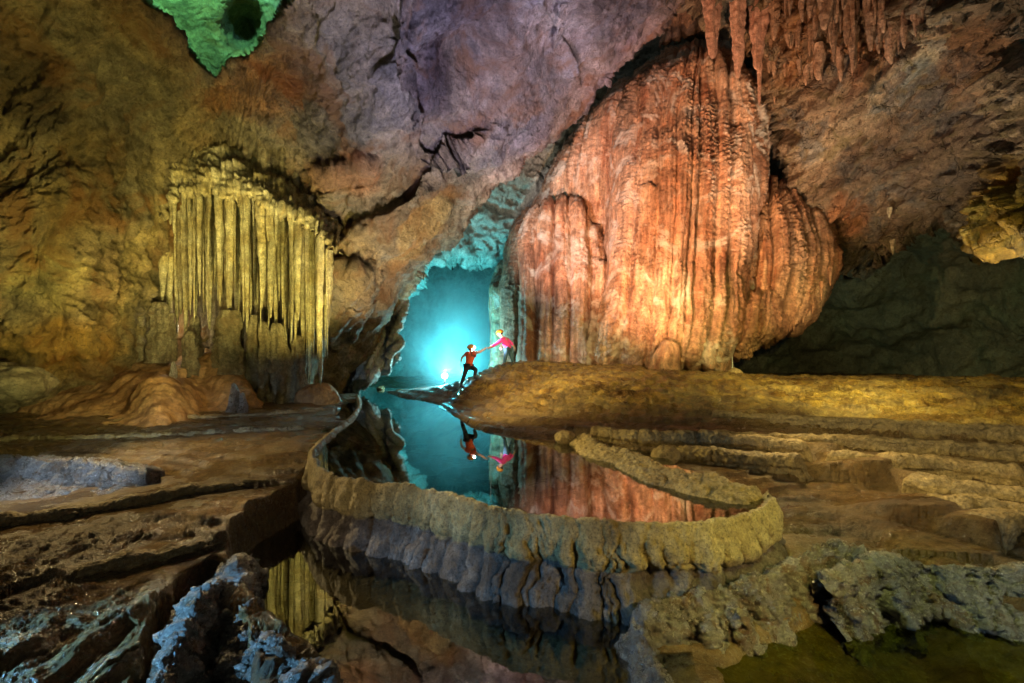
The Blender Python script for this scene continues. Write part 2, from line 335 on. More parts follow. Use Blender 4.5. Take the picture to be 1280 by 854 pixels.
def wall_disp(P, PX, PY):
    q = P.copy(); c_, s_ = math.cos(math.radians(50)), math.sin(math.radians(50)); q[..., 0] = P[..., 0]*c_+P[..., 2]*s_; q[..., 2] = -P[..., 0]*s_+P[..., 2]*c_
    d = .55*fbm(P, .22, 3, .5, 1)+.55*fbm(q, .5, 4, .55, 2, (.55, 1, 1.2), mode=2)+.22*fbm(q, 1.5, 4, .6, 4, (.5, 1, 1.2), mode=1)+.07*fbm(P, 5, 4, .65, 5)+(.05+.22*sm(420, 100, PX)*sm(330, 450, PY)+.12*sm(150, -50, PX))*facets(P, .7, 9)+.05*facets(P, 2., 10)
    # flutes that converge above the curtain
    a = cone_field(PX, PY); m = np.exp(-(((PX-325)/110)**2+((PY-165)/75)**2)**2)
    d = d+m*.75*(ribs(np.clip((a+1.3)/2.6+.012*n1(PY*.03), 0, 1), 64, 5)-.4)
    # flutes streaming down the left flank
    m2 = np.exp(-(((PX-165)/60)**2+((PY-330)/130)**2)**2); s = (PX-120+.35*(PY-330)*-.4)/110
    d = d+m2*.25*(ribs(np.clip(s*.5+.25, 0, 1), 14, 8)-.4)
    # big scoops in the roof
    for (x, y, r, am) in ((590, 90, 42, 1.1), (705, 62, 40, .8), (470, 60, 26, .5), (500, 110, 22, .5), (455, 20, 30, .5), (630, 10, 30, .5), (560, 190, 26, .5), (60, 330, 60, .6), (440, 370, 26, -.5), (410, 245, 22, -.5), (455, 200, 20, -.4)):
        g = np.exp(-(((PX-x)/r)**2+((PY-y)/(r*1.1))**2)); d = d-am*1.4*g
    sd, _, _ = polydist(PX, PY, HOLEr); return d*(1-.55*sm(-12, 6, sd))
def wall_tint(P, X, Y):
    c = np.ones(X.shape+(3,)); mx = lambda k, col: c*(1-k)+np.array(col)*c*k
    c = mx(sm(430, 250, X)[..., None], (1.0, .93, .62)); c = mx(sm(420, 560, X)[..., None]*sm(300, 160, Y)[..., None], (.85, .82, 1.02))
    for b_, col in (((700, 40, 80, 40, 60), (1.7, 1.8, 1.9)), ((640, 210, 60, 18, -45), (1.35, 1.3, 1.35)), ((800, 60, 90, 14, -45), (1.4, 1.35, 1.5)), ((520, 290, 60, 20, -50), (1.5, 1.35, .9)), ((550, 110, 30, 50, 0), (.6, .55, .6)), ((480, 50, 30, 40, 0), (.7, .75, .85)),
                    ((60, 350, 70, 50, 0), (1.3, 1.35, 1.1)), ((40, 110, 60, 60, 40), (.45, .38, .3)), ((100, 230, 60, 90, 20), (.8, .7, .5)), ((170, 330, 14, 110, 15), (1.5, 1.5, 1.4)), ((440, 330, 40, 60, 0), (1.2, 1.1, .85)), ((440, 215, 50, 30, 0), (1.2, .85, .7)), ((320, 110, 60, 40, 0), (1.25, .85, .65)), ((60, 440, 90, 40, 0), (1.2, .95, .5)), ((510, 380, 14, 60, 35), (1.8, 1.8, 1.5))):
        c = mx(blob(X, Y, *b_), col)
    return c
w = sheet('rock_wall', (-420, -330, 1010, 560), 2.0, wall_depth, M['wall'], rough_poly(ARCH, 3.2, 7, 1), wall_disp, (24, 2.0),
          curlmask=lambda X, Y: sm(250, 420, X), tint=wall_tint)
tag(w, kind='structure')
# drapery fringe under the arch edge
fr = sheet('rock_drapery', (420, 330, 530, 500), 1.0, lambda X, Y: 21.6+0*X-(Y-330)*.002+.4*np.sin(X*.12), M['pale'],
           rough_poly([(528, 340), (510, 372), (502, 400), (497, 428), (494, 446), (484, 460), (470, 470), (456, 484), (441, 492), (432, 492), (450, 460), (474, 420), (500, 372)], 1.5, 4, 9),
           lambda P, X, Y: .5*(ribs(np.clip((X+.5*(Y-400)-380)/160, 0, 1), 16, 3)-.4)+.15*fbm(P, 1.6, 3, .6, 3, mode=1), (6, .6), origin=W(441, 492, 21.6))
tag(fr, 'pale crystalline drapery edging the foot of the leaning rock beside the lit passage', 'drapery')

# ------------------------------------------------------------------ arch lip and the far chamber
LIP = [(470, 440), (497, 402), (508, 380), (521, 362), (530, 345), (541, 334), (553, 336), (560, 330), (570, 326), (578, 333), (590, 332), (600, 328), (612, 333), (622, 330), (632, 318), (650, 300), (700, 300), (900, 120), (960, -100), (700, -100), (600, 180), (520, 260), (440, 400)]
lip = sheet('passage_roof', (430, -100, 960, 450), 1.6, lambda X, Y: 29+.5*(330-Y)*.0-1.5*sm(330, 200, Y)+.012*(X-560), M['pale'], rough_poly(LIP, 2.2, 5, 12),
            lambda P, X, Y: .9*fbm(P, .3, 4, .55, 31, mode=2)+.4*fbm(P, 1.1, 4, .55, 33, mode=1), (16, 2.2)); tag(lip, kind='structure')
far = sheet('chamber_wall', (300, 60, 800, 520), 3.2, RBF([(300, 60, 36), (800, 60, 36), (300, 520, 38), (800, 520, 38), (440, 420, 40), (500, 300, 44), (560, 400, 48), (620, 400, 46), (560, 250, 44), (700, 400, 42)]), M['farwall'], None,
            lambda P, X, Y: 1.8*fbm(P, .12, 4, .5, 41, mode=2)+.5*fbm(P, .6, 4, .55, 43, mode=1)); tag(far, kind='structure')

# ------------------------------------------------------------------ right wall
RW = [(948, 60), (962, 110), (975, 160), (992, 212), (1010, 248), (1038, 278), (1052, 300), (1060, 322), (1085, 334), (1108, 326), (1130, 306), (1150, 292), (1185, 286), (1205, 292), (1208, 304), (1240, 308), (1262, 300), (1290, 288), (1400, 268), (1800, 220), (1800, -330), (860, -330), (840, -60), (880, 20)]
rw_d = RBF([(860, -330, 12), (900, 0, 19.5), (960, 100, 20.5), (1000, 220, 21.5), (1060, 320, 22.5), (1100, 0, 16.5), (1100, 150, 18.3), (1120, 300, 20.5), (1200, 290, 17), (1280, 290, 14.5), (1280, 150, 14), (1280, 0, 12), (1200, 150, 16.4), (1800, -330, 5), (1800, 220, 9), (1200, -330, 8), (1180, 60, 15), (1040, 60, 17.2)])
def rw_disp(P, X, Y):
    # tilted strata: strong diagonal slabs
    q = P.copy(); c, s = math.cos(math.radians(-38)), math.sin(math.radians(-38)); q[..., 0] = P[..., 0]*c-P[..., 2]*s; q[..., 2] = P[..., 0]*s+P[..., 2]*c
    d = .7*fbm(q, .3, 4, .55, 51, (.5, 1, 1.5), 1)+.55*fbm(q, .7, 4, .55, 52, (.4, 1, 1.7), 2)+.2*fbm(q, 2.2, 4, .6, 55, (.6, 1, 1.4), 1)
    d = .6*d+.75*facets(q, .38, 5, (.6, 1, 1.6))+.36*facets(q, 1.1, 6, (.6, 1, 1.6))+.12*facets(q, 2.8, 7, (.7, 1, 1.5))
    m = np.exp(-(((X-1080)/120)**2+((Y-40)/70)**2)**2)
    d = d+m*.6*(fbm(P, 1.7, 3, .55, 57, (1, 1, .22), 2))
    m = sm(1130, 1230, X)*sm(150, 260, Y); d = d+m*.5*fbm(P, 1.4, 4, .6, 59, (1, 1, .4), 2)
    return d
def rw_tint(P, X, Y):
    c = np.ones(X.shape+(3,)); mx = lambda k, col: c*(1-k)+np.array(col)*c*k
    c = mx(sm(1000, 1280, X)[..., None]*sm(100, 260, Y)[..., None], (.5, .55, .5))  # dimmer light at the lower right, put into the rock colour
    for b_, col in (((1110, 120, 120, 22, -42), (1.35, 1.5, 1.6)), ((1180, 40, 60, 20, -50), (1.3, 1.45, 1.5)), ((1020, 190, 30, 40, 0), (1.2, 1.2, 1.2)), ((1250, 260, 45, 55, 0), (3.2, 2.6, .7)), ((1230, 60, 60, 50, -40), (1.1, .8, .6)), ((1090, 200, 60, 30, -20), (.7, .7, .7)), ((1040, 40, 90, 60, 0), (1.1, .75, .5)), ((1060, 270, 25, 40, 0), (1.3, .85, .6))):  # the strong yellow blob puts lamp light into the rock colour
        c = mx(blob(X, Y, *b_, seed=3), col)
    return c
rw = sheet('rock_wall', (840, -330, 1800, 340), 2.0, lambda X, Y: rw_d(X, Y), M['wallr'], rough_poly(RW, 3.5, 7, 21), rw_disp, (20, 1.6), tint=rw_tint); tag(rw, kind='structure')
# the dark recess behind it
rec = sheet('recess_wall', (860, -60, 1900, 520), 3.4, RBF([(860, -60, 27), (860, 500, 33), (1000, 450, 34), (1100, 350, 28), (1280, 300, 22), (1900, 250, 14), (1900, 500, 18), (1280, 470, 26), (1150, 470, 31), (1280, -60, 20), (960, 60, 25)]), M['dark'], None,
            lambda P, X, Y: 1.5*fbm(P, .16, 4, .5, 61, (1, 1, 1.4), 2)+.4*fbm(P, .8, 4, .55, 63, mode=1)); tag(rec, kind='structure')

# ------------------------------------------------------------------ orange flowstone
def flow_sheet(name, poly, top, dep, seed, nb, mat, parent, amp=.55, step=1.5, curl=(30, 3.), origin=None, rip=.05, hi=.14, fan=.3):
    xs = [p[0] for p in poly]; ys = [p[1] for p in poly]; P_ = np.array(poly, float)
    y_s = np.linspace(min(ys), max(ys), 60); L = []; R = []
    for yy in y_s:
        c = []
        for (x0, y0), (x1, y1) in zip(P_, np.roll(P_, -1, 0)):
            if (y0 > yy) != (y1 > yy): c.append(x0+(yy-y0)/(y1-y0)*(x1-x0))
        L.append(min(c) if c else (L[-1] if L else top)); R.append(max(c) if c else (R[-1] if R else top))
    L = np.convolve(np.pad(L, 6, 'edge'), np.ones(13)/13, 'valid'); R = np.convolve(np.pad(R, 6, 'edge'), np.ones(13)/13, 'valid')
    def disp(P, X, Y):
        l, r = np.interp(Y, y_s, L), np.interp(Y, y_s, R); s = np.clip(fan*(X-l)/(r-l+1e-6)+(1-fan)*(X-min(L))/(max(R)-min(L)), 0, 1)
        s = np.clip(s+.012*fbm(P, .35, 3, .6, seed+9)*2+.004*fbm(P, 1.6, 2, .6, seed+19), 0, 1)
        d = amp*1.15*(ribs(s, max(4, int(nb*.7)), seed, .85)-.5)+amp*.26*(ribs(s, int(nb*2.6), seed+1, .9)-.5)+hi*.22*(ribs(s, int(nb*10), seed+2)-.5)*sm(-.2, .3, fbm(P, .3, 2, .5, seed+14, (2, 2, .5)))
        ph = P[..., 2]*4.2+1.6*fbm(P, .5, 3, .6, seed+4)*3+1.6*ribs(s, int(nb*2.6), seed+1, .9)
        saw = 1-np.mod(ph, 1.); mk = sm(-.25, .35, fbm(P, .35, 2, .5, seed+6, (1.5, 1, .6)))
        d = d+rip*saw*mk*2.2+.35*fbm(P, .3, 3, .5, seed+7)+.06*fbm(P, 3.5, 4, .65, seed+8, (1, 1, 1.4), mode=1)+.12*facets(P, .8, seed, (1.4, 1, .5))*sm(-.1, .4, fbm(P, .22, 2, .5, seed+21))
        return d
    return sheet(name, (min(xs)-6, min(ys)-6, max(xs)+6, max(ys)+6), step, dep, mat, rough_poly(poly, 1.8, 6, seed), disp, curl, parent, origin)
fo = W(790, 462, 19.5); FL = empty('flowstone_cascade', fo, 'huge orange fluted flowstone cascade standing on the golden bank behind the climbers', 'flowstone')
flow_sheet('fluted_backdrop', [(614, 492), (612, 430), (616, 360), (632, 322), (644, 284), (672, 242), (706, 180), (738, 136), (772, 106), (808, 84), (824, 120), (820, 470), (700, 492)], 740,
           RBF([(612, 470, 26.5), (612, 300, 26.5), (700, 150, 24), (700, 470, 24), (800, 100, 23), (800, 470, 23)]), 71, 11, M['flow'], FL, .5)
flow_sheet('left_fold', [(644, 470), (641, 400), (645, 330), (648, 300), (656, 276), (670, 256), (690, 246), (712, 246), (735, 262), (752, 300), (762, 350), (758, 400), (742, 470)], 700,
           RBF([(640, 460, 23), (640, 270, 23.8), (700, 250, 23.2), (700, 460, 21.6), (762, 460, 22), (762, 270, 22.8), (700, 330, 22.4)]), 73, 8, M['flow'], FL, .6, rip=.06, curl=(16, .9), hi=.16, fan=.15)
flow_sheet('central_column', [(716, 474), (720, 440), (738, 400), (750, 340), (758, 280), (762, 200), (776, 140), (796, 92), (826, 66), (858, 52), (884, 44), (908, 54), (926, 76), (936, 84), (955, 92), (962, 120), (964, 180), (968, 260), (962, 340), (956, 400), (934, 426), (914, 450), (906, 474)], 880,
           RBF([(716, 470, 21.6), (740, 300, 21.8), (800, 90, 21.8), (884, 44, 21), (850, 200, 19.6), (850, 350, 19), (840, 470, 18.2), (930, 430, 19.8), (960, 300, 20.6), (950, 120, 21)]), 75, 17, M['flow'], FL, .42, curl=(34, 3.2), rip=.06)
flow_sheet('right_lobe', [(940, 428), (936, 380), (944, 320), (940, 270), (948, 240), (966, 226), (990, 236), (1008, 256), (1030, 276), (1044, 300), (1060, 318), (1048, 346), (1032, 372), (1014, 396), (996, 414), (980, 420), (964, 424), (952, 436)], 985,
           RBF([(936, 400, 20.4), (960, 230, 21.8), (1000, 320, 20.1), (1050, 320, 21.2), (990, 420, 20.)]), 77, 9, M['flowr'], FL, .5, curl=(18, 1.3), fan=.6)
flow_sheet('dark_apron', [(916, 448), (930, 400), (938, 366), (962, 352), (982, 372), (986, 400), (978, 422), (950, 430), (930, 446)], 945,
           RBF([(916, 440, 19.9), (960, 352, 20.2), (950, 400, 19.3), (986, 410, 19.9)]), 79, 9, M['flowr'], FL, .3, curl=(16, 1.2), fan=.8)
for k, (x, y, L, r) in enumerate([(953, 428, .5, .13), (965, 426, .4, .1), (980, 420, .45, .1), (992, 416, .5, .12), (1004, 406, .5, .12), (1016, 394, .5, .12), (1027, 378, .5, .12), (1038, 360, .5, .13)]):
    hanging('stalactite', W(x, y-26, 20.1), L+.35, r*.7, M['flowr'], k, FL, lump=.12)
st = hanging('stalagmite', W(833, 472, 18), 1.5, .66, M['flow'], 3, None, lump=.14, up=True, seg=40, taper=.7)
tag(st, 'squat rounded stalagmite against the foot of the orange flowstone', 'stalagmite')

# ------------------------------------------------------------------ stalactites by the roof on the right
bd = sheet('fluted_drapery', (820, -160, 1000, 150), 1.6, lambda X, Y: 24+.2*np.sin(X*.07), M['stal'], rough_poly([(826, 60), (832, -150), (990, -150), (985, 90), (965, 120), (940, 70), (900, 60), (870, 40)], 2, 6, 22),
           lambda P, X, Y: .5*(ribs(np.clip((X-820)/180, 0, 1), 14, 22)-.4)+.1*fbm(P, 1, 3, .5, 3), (10, 1), origin=W(890, 0, 24)); tag(bd, 'brown fluted drapery hanging in the shadow above the top of the orange flowstone', 'drapery')
RS = [(893, 74, 1.3, 'long rosy stalactite at the roof, leftmost of the rosy ones above the flowstone'), (926, 98, 1.0, 'narrow rosy stalactite between two broader ones above the flowstone top'), (952, 88, 1.35, 'broad rosy stalactite above the saddle of the flowstone top'), (954, 133, .4, 'slender pointed stalactite reaching lowest toward the flowstone top'), (985, 62, 1.5, 'wide blunt rosy stalactite beside the cluster of brown stalactites')]
for k, (x, y, r, lb) in enumerate(RS):
    Y = 18.6+.3*k*.5; z1 = W(x, y, Y); top = z1+np.array((0, 0, 6.)); L = 6.
    tag(hanging('stalactite', W(x-4, y, Y)+np.array((0, 0, L)), L, r*.42, M['rosy'], k+40, None, flat=.4, lump=.3, seg=44, taper=.8, rings=130), lb, 'stalactite', 'rosy stalactites above the flowstone')
r_ = random.Random(5); ncl = 0
for k in range(130):
    x = r_.uniform(962, 1182); lim = np.interp(x, [962, 1000, 1060, 1100, 1140, 1182], [150, 118, 104, 92, 60, 30]); y = r_.uniform(-30, lim)
    Y = float(rw_d(np.array(x), np.array(y)))-.35-r_.random()*.5; L = r_.uniform(1., 3.4); r = r_.uniform(.09, .27)
    tag(hanging('stalactite', W(x, y, Y)+np.array((0, 0, L)), L, r, M['stal'], k+60, None, lump=.26, seg=14, taper=r_.uniform(.7, 1.3), rings=30, flat=.8),
        'brown knobbly stalactite in the dense cluster under the upper right roof', 'stalactite', 'brown stalactites of the upper right cluster')
for (x, y, h, lb) in ((1112, 268, .9, 'small white calcite tooth on the dark right wall, upper of two'), (1116, 308, 1.3, 'white capped calcite drip on the right wall, lower of two')):
    Y = 19.6; tag(hanging('calcite_drip', W(x, y-8, Y-.1), h*.5, .1, M['column'], x, None, lump=.4, seg=20), lb, 'stalactite')
yl = [(1222, 268, 1.0), (1238, 240, .9), (1250, 286, 1.1), (1268, 262, 1.1), (1276, 222, .8)]

# ------------------------------------------------------------------ yellow curtain
CO = W(310, 490, 17); CU = empty('stalactite_curtain', CO, 'tall yellow lit curtain of hanging stalactites on the left wall above the ochre mound', 'stalactite curtain')
sheet('fluted_back', (188, 196, 430, 520), 1.5, RBF([(188, 200, 18.4), (188, 500, 18.7), (300, 200, 18.3), (300, 500, 18.), (400, 300, 17.5), (400, 500, 17.9), (430, 260, 18.2), (350, 400, 18)]), M['column'],  # darker calcite here: shade between the stalactites put into the colour
      rough_poly([(198, 430), (196, 330), (200, 250), (226, 205), (262, 196), (300, 206), (350, 226), (398, 262), (420, 290), (419, 340), (414, 390), (408, 430), (396, 466), (384, 500), (372, 508), (340, 500), (318, 480), (290, 452), (240, 440)], 1.5, 6, 33),
      lambda P, X, Y: .34*(ribs(np.clip((X-188)/240, 0, 1), 30, 34)-.5)+.1*(ribs(np.clip((X-188)/240, 0, 1), 90, 35)-.5)+.12*fbm(P, .8, 3, .5, 36)+.04*fbm(P, 5, 3, .6, 37, mode=1), (14, 1.4), CU, W(310, 500, 17.9))
crest = lambda x: np.interp(x, [196, 215, 240, 262, 300, 350, 398, 420], [262, 214, 200, 198, 208, 232, 270, 300])
# cap: a lobed ledge the stalactites hang from
def cap_depth(X, Y):
    t = sm(-30, 22, Y-crest(X)); t = np.sqrt(t); return (wall_d(X, Y)+.35)*(1-t)+16.05*t+.5*sm(40, 80, Y-crest(X))
sheet('cap_ledge', (190, 150, 434, 330), 1.4, cap_depth, M['curtain'], rough_poly([(197, 270), (198, 226), (222, 180), (262, 160), (300, 168), (350, 190), (404, 234), (428, 280), (424, 316), (400, 296), (370, 272), (340, 262), (312, 246), (290, 254), (262, 236), (240, 246), (222, 240), (206, 270)], 3, 5, 38),
      lambda P, X, Y: .3*fbm(P, .9, 4, .55, 39, mode=2)+.34*(ribs(np.clip((X-194)/230+.01*fbm(P, .8, 2, seed=3), 0, 1), 40, 40)-.4)*sm(-20, 20, Y-crest(X))+.12*(ribs(np.clip((X-194)/230+.01*fbm(P, .8, 2, seed=3), 0, 1), 84, 41)-.4)+.018*np.sin(P[..., 2]*20+6*fbm(P, .8, 2, seed=4))+.08*fbm(P, 3, 3, .6, 42), (3, .2), CU, W(310, 230, 17))
bot = lambda x: np.interp(x, [200, 225, 240, 262, 300, 330, 350, 365, 385, 405, 416], [404, 412, 420, 404, 398, 412, 424, 440, 476, 462, 424])
k = 0; x = 204
while x < 416:
    rr = r_.choice((1.6, 2.2, 3., 4., 5.6, 7.5)); y0 = crest(x)+26; y1 = bot(x)+r_.uniform(-52, 20); Y = 17.05-r_.choice((0, .2, .5, .8))+(x > 380)*.15
    s = Y/F
    hanging('stalactite', W(x, y0, Y), (y1-y0)*s, rr*s, M['curtain'], k+200, CU, lump=.24, seg=16, taper=r_.uniform(.7, 1.1), rings=80, top_r=1.)
    x += rr*1.15; k += 1
for j in range(22):                                  # a shorter fringe in front, under the cap
    x = r_.uniform(212, 350); y0 = crest(x)+r_.uniform(26, 38); Y = 15.95+r_.random()*.2; s = Y/F
    hanging('stalactite', W(x, y0, Y+.15), r_.uniform(14, 60)*s, r_.uniform(1.6, 3.2)*s, M['curtain'], j+300, CU, lump=.16, seg=12, taper=.7, rings=30)
for j, (x, y0, y1, rr, Y) in enumerate([(176, 372, 446, 13, 16.6), (200, 378, 448, 10, 16.4), (213, 392, 446, 6, 16.5), (246, 396, 466, 7, 16.8), (286, 388, 462, 15, 16.2), (318, 394, 492, 9, 16.6), (333, 402, 500, 8, 16.5), (352, 404, 506, 11, 16.7), (372, 420, 508, 9, 17), (238, 414, 474, 8, 15.8)]):
    s = Y/F; L = (y1-y0)*s
    hanging('column', W(x, y1+6, Y), L+.2, rr*s*1.2, M['column'], j+400, CU, lump=.34, seg=44, taper=.4, up=True, rings=80, lean=(r_.uniform(-.05, .05), 0))
for j, (x, y0, y1, rr) in enumerate([(248, 160, 196, 4), (262, 150, 190, 5), (300, 140, 190, 4), (344, 150, 226, 5), (356, 165, 236, 6), (370, 190, 250, 5), (384, 205, 262, 5), (322, 150, 200, 3)]):
    Y = 16.75; s = Y/F
    tag(hanging('stalactite', W(x, y0-30, Y+.35), (y1-y0+30)*s, rr*s*1.3, M['column'], j+470, None, lump=.3, seg=24, taper=.35, rings=60), 'brownish ribbed stalactite in the row just above the cap of the yellow curtain', 'stalactite', 'ribbed stalactites above the curtain')
for j, (x, y0, y1, rr, lb) in enumerate([(285, 132, 206, 9, 'stout fluted stalactite column above the curtain, leftmost of three'), (310, 148, 208, 5, 'thin stalactite between two thicker ones above the curtain'), (332, 120, 224, 7, 'stalactite with flared foot above the curtain, rightmost of three')]):
    Y = 16.55; s = Y/F
    tag(hanging('stalactite', W(x, y0-30, Y+.3), (y1-y0+30)*s, rr*s*1.25, M['column'], j+450, None, lump=.2, seg=30, taper=.2, rings=60), lb, 'stalactite', 'stalactites above the curtain')
# left mound, boulders, small dark stalagmites
mo = sheet('ochre_mound', (-60, 425, 400, 590), 1.5, RBF([(-60, 560, 11.5), (400, 520, 15.6), (340, 500, 15.5), (330, 480, 16), (100, 455, 16.3), (180, 448, 16.6), (240, 440, 17), (60, 500, 14.2), (150, 500, 14), (210, 500, 13.6), (150, 540, 11.6), (260, 520, 14), (300, 500, 15), (0, 530, 13), (60, 560, 10.6), (250, 560, 11)]), M['mound'],
           rough_poly([(-50, 560), (10, 512), (50, 488), (100, 462), (150, 449), (200, 448), (236, 440), (252, 434), (276, 440), (300, 462), (326, 492), (335, 512), (300, 530), (240, 545), (160, 552), (60, 560)], 2, 6, 45),
           lambda P, X, Y: .32*fbm(P, .5, 4, .5, 46, mode=2)+.1*fbm(P, 1.8, 4, .55, 47)+.7*np.exp(-(((X-200)/34)**2+((Y-505)/26)**2))+.4*np.exp(-(((X-282)/30)**2+((Y-480)/30)**2)), (14, 1.), origin=W(180, 540, 13))
tag(mo, 'broad smooth ochre mound below the yellow stalactite curtain', 'rock mound')
b = boulder('boulder', W(2, 482, 11.6), (1.1, .9, .55), M['rockb'], 5, amp=.3); tag(b, 'rounded olive boulder at the left edge under the wall', 'boulder')
b = boulder('boulder', W(395, 497, 17), (.75, .6, .5), M['mound'], 9, amp=.3); tag(b, 'small orange boulder beside the foot of the curtain', 'boulder')
for j, (x, y, h, r, Y, lb) in enumerate([(216, 484, .8, .14, 14.0, 'thin dark stalagmite standing alone high on the ochre mound'), (293, 517, .95, .2, 14.0, 'tallest dark stalagmite at the right foot of the ochre mound'), (304, 517, .65, .15, 13.9, 'shorter dark stalagmite right beside the tallest one on the mound'), (1280, 0, 0, 0, 0, '')][:3]):
    tag(hanging('stalagmite', W(x, y, Y), h, r, M['crust'], j+500, None, lump=.2, seg=18, taper=.8, up=True, rings=30), lb, 'stalagmite')

# ------------------------------------------------------------------ ground
LP_ = [(400, 622), (374, 648), (322, 680), (290, 704), (306, 750), (326, 782), (365, 806), (412, 836), (438, 870), (470, 1100), (900, 1100), (845, 862), (806, 800), (850, 765), (980, 722), (966, 700), (930, 660), (860, 668), (780, 672), (700, 666), (640, 655), (560, 636), (500, 622), (440, 612)]
ZL = -.85
lower = np.array([G(x, y, ZL if y < 1000 else ZL) for x, y in LP_])
# under the dam the basin reaches the crest line
UP_ = [(448, 492), (470, 487), (505, 496), (540, 506), (575, 524), (620, 545), (660, 553), (720, 558), (750, 568), (770, 580), (800, 596), (850, 612), (905, 622), (945, 624), (952, 632), (925, 643), (870, 649), (800, 650), (700, 643), (640, 636), (560, 616), (500, 602), (440, 594), (404, 582), (396, 566), (412, 545), (440, 522), (447, 506)]
upper = np.array([G(x, y, 0) for x, y in UP_])
HL_ = [(268, 742), (296, 762), (272, 800), (300, 830), (310, 900), (330, 1100), (120, 1100), (190, 870), (205, 810), (235, 770)]
hole = np.array([G(x, y, -.9) for x, y in HL_])
ZM, ZR = -.47, -.92
MR_ = [(980, 640), (1060, 640), (1160, 668), (1290, 700), (1700, 790), (1700, 860), (1280, 735), (1110, 716), (1050, 702), (1000, 712), (975, 690)]
midr = np.array([G(x, y, ZM) for x, y in MR_])
LR_ = [(1060, 720), (1110, 735), (1200, 775), (1300, 800), (1800, 900), (1800, 1150), (880, 1100), (900, 880), (930, 820), (1010, 780), (1055, 745)]
lowr = np.array([G(x, y, ZR) for x, y in LR_])
GP = [(0, 490, .3), (0, 520, .06), (100, 530, .05), (200, 530, .04), (300, 528, .05), (370, 515, .08), (425, 500, .06), (0, 560, -.03), (150, 563, -.06), (300, 565, -.06), (375, 560, .0), (0, 600, -.42), (100, 605, -.42), (200, 606, -.3), (350, 590, -.14),
      (388, 598, -.22), (300, 640, -.3), (200, 650, -.36), (100, 680, -.42), (0, 640, -.38), (0, 700, -.42), (280, 690, -.45), (200, 705, -.5), (100, 760, -.42), (0, 760, -.4), (0, 854, -.45), (150, 854, -.6), (-300, 600, -.2), (-400, 800, -.4), (-400, 520, .2), (340, 665, -.38),
      (990, 640, -.44), (1280, 690, -.42), (1100, 620, -.36), (1000, 600, -.25), (1280, 640, -.3), (900, 585, -.1), (1050, 600, -.25), (840, 565, .02), (800, 550, .08), (1000, 560, .02), (1280, 570, .08),
      (800, 522, .35), (1000, 520, .42), (1280, 520, .5), (900, 490, .8), (1100, 482, .95), (1280, 482, 1.0), (900, 471, 1.1), (1000, 474, 1.02), (1150, 472, 1.05), (1280, 474, 1.02), (1600, 480, 1.0), (1700, 560, .2), (1700, 700, -.3),
      (578, 484, .55), (597, 473.5, .93), (615, 461, 1.25), (632, 455, 1.44), (700, 455, 1.45), (800, 461, 1.3), (600, 500, .32), (700, 500, .62), (800, 500, .68), (640, 530, .14), (740, 545, .08), (560, 500, .12), (500, 488, .12), (520, 485, .2), (560, 486, .4), (700, 475, 1.05), (640, 478, .85)]
W3 = [G(x, y, z).tolist()+[z] for x, y, z in GP]
W3 += [[-8, 26, -.3], [-2, 24, .1], [-4, 32, -.6], [0, 30, 0], [-8, 40, -.6], [2, 40, 0], [6, 25, .8], [12, 22, .55], [20, 20, .5], [30, 22, .5], [14, 30, .5], [25, 35, .5], [0, 55, .5], [20, 55, 1], [-20, 45, .5], [-20, 20, .5], [-12, 19, .2], [-4, 2.2, -.6], [0, 2, -1.1], [4, 2, -1.1], [-20, 8, 0], [20, 6, 0]]
gh = RBF(W3, .1)
pyr = np.concatenate([np.arange(463, 560, .6), np.arange(560, 860, 1.15), np.arange(860, 1250, 6)])[::-1]
pxc = np.concatenate([np.arange(-700, -40, 7), np.arange(-40, 1320, 1.55), np.arange(1320, 2000, 7)])
Yr = F*(HC+.5)/(pyr-HY)
PXg, Yg = np.meshgrid(pxc, Yr); Xg = (PXg-CX)/F*Yg
LD = [([(810, 556, .12), (860, 560, .12), (930, 566, .11), (1018, 572, .1)], 'low fluted ledge left of the middle on the right bank, above the brown flat'),
      ([(730, 533, .3), (800, 540, .3), (900, 543, .3), (1020, 552, .25)], 'thin upper ledge above the low fluted ledge on the right bank'),
      ([(1020, 562, .12), (1060, 566, .12), (1115, 572, .1)], 'short dim ledge joining the two longer ledges on the right bank'),
      ([(1112, 574, .12), (1140, 571, .13), (1200, 576, .12), (1300, 588, .1)], 'long smooth topmost ledge at the right edge'),
      ([(1124, 588, .0), (1160, 598, .0), (1220, 606, -.01), (1310, 618, -.02)], 'green tinged second ledge from the top at the right edge'),
      ([(1186, 628, -.1), (1220, 625, -.1), (1262, 630, -.1), (1320, 640, -.1)], 'short reddish third ledge at the right edge above a black gap'),
      ([(1252, 654, -.12), (1270, 644, -.1), (1300, 646, -.1), (1360, 660, -.1)], 'rounded reddish lowest ledge cut off by the right edge'),
      ([(-160, 556, .0), (0, 548, .02), (110, 545, .03), (230, 541, .04), (330, 536, .05), (392, 533, .05)], 'thin pale lipped ledge crossing the left floor in front of the ochre mound', .09),
      ([(130, 524, .1), (220, 521, .1), (320, 517, .1), (410, 510, .1)], 'faint upper ledge line on the left floor at the foot of the mound', .08),
      ([(-80, 655, -.3), (60, 640, -.28), (170, 622, -.24), (260, 607, -.2), (350, 597, -.17)], 'low dark undercut ledge running diagonally across the left foreground', .12),
      ([(60, 720, -.42), (150, 700, -.4), (230, 684, -.38), (300, 664, -.37)], 'rough brown ledge nearest the blue crusted rocks on the left', .12),
      ([(880, 515, .5), (980, 520, .48), (1120, 526, .5), (1300, 536, .48)], 'long thin dark edged ledge across the golden right bank', .1),
      ([(860, 535, .3), (960, 543, .28), (1100, 548, .3), (1300, 560, .26)], 'second long thin ledge line low on the golden right bank', .1)]
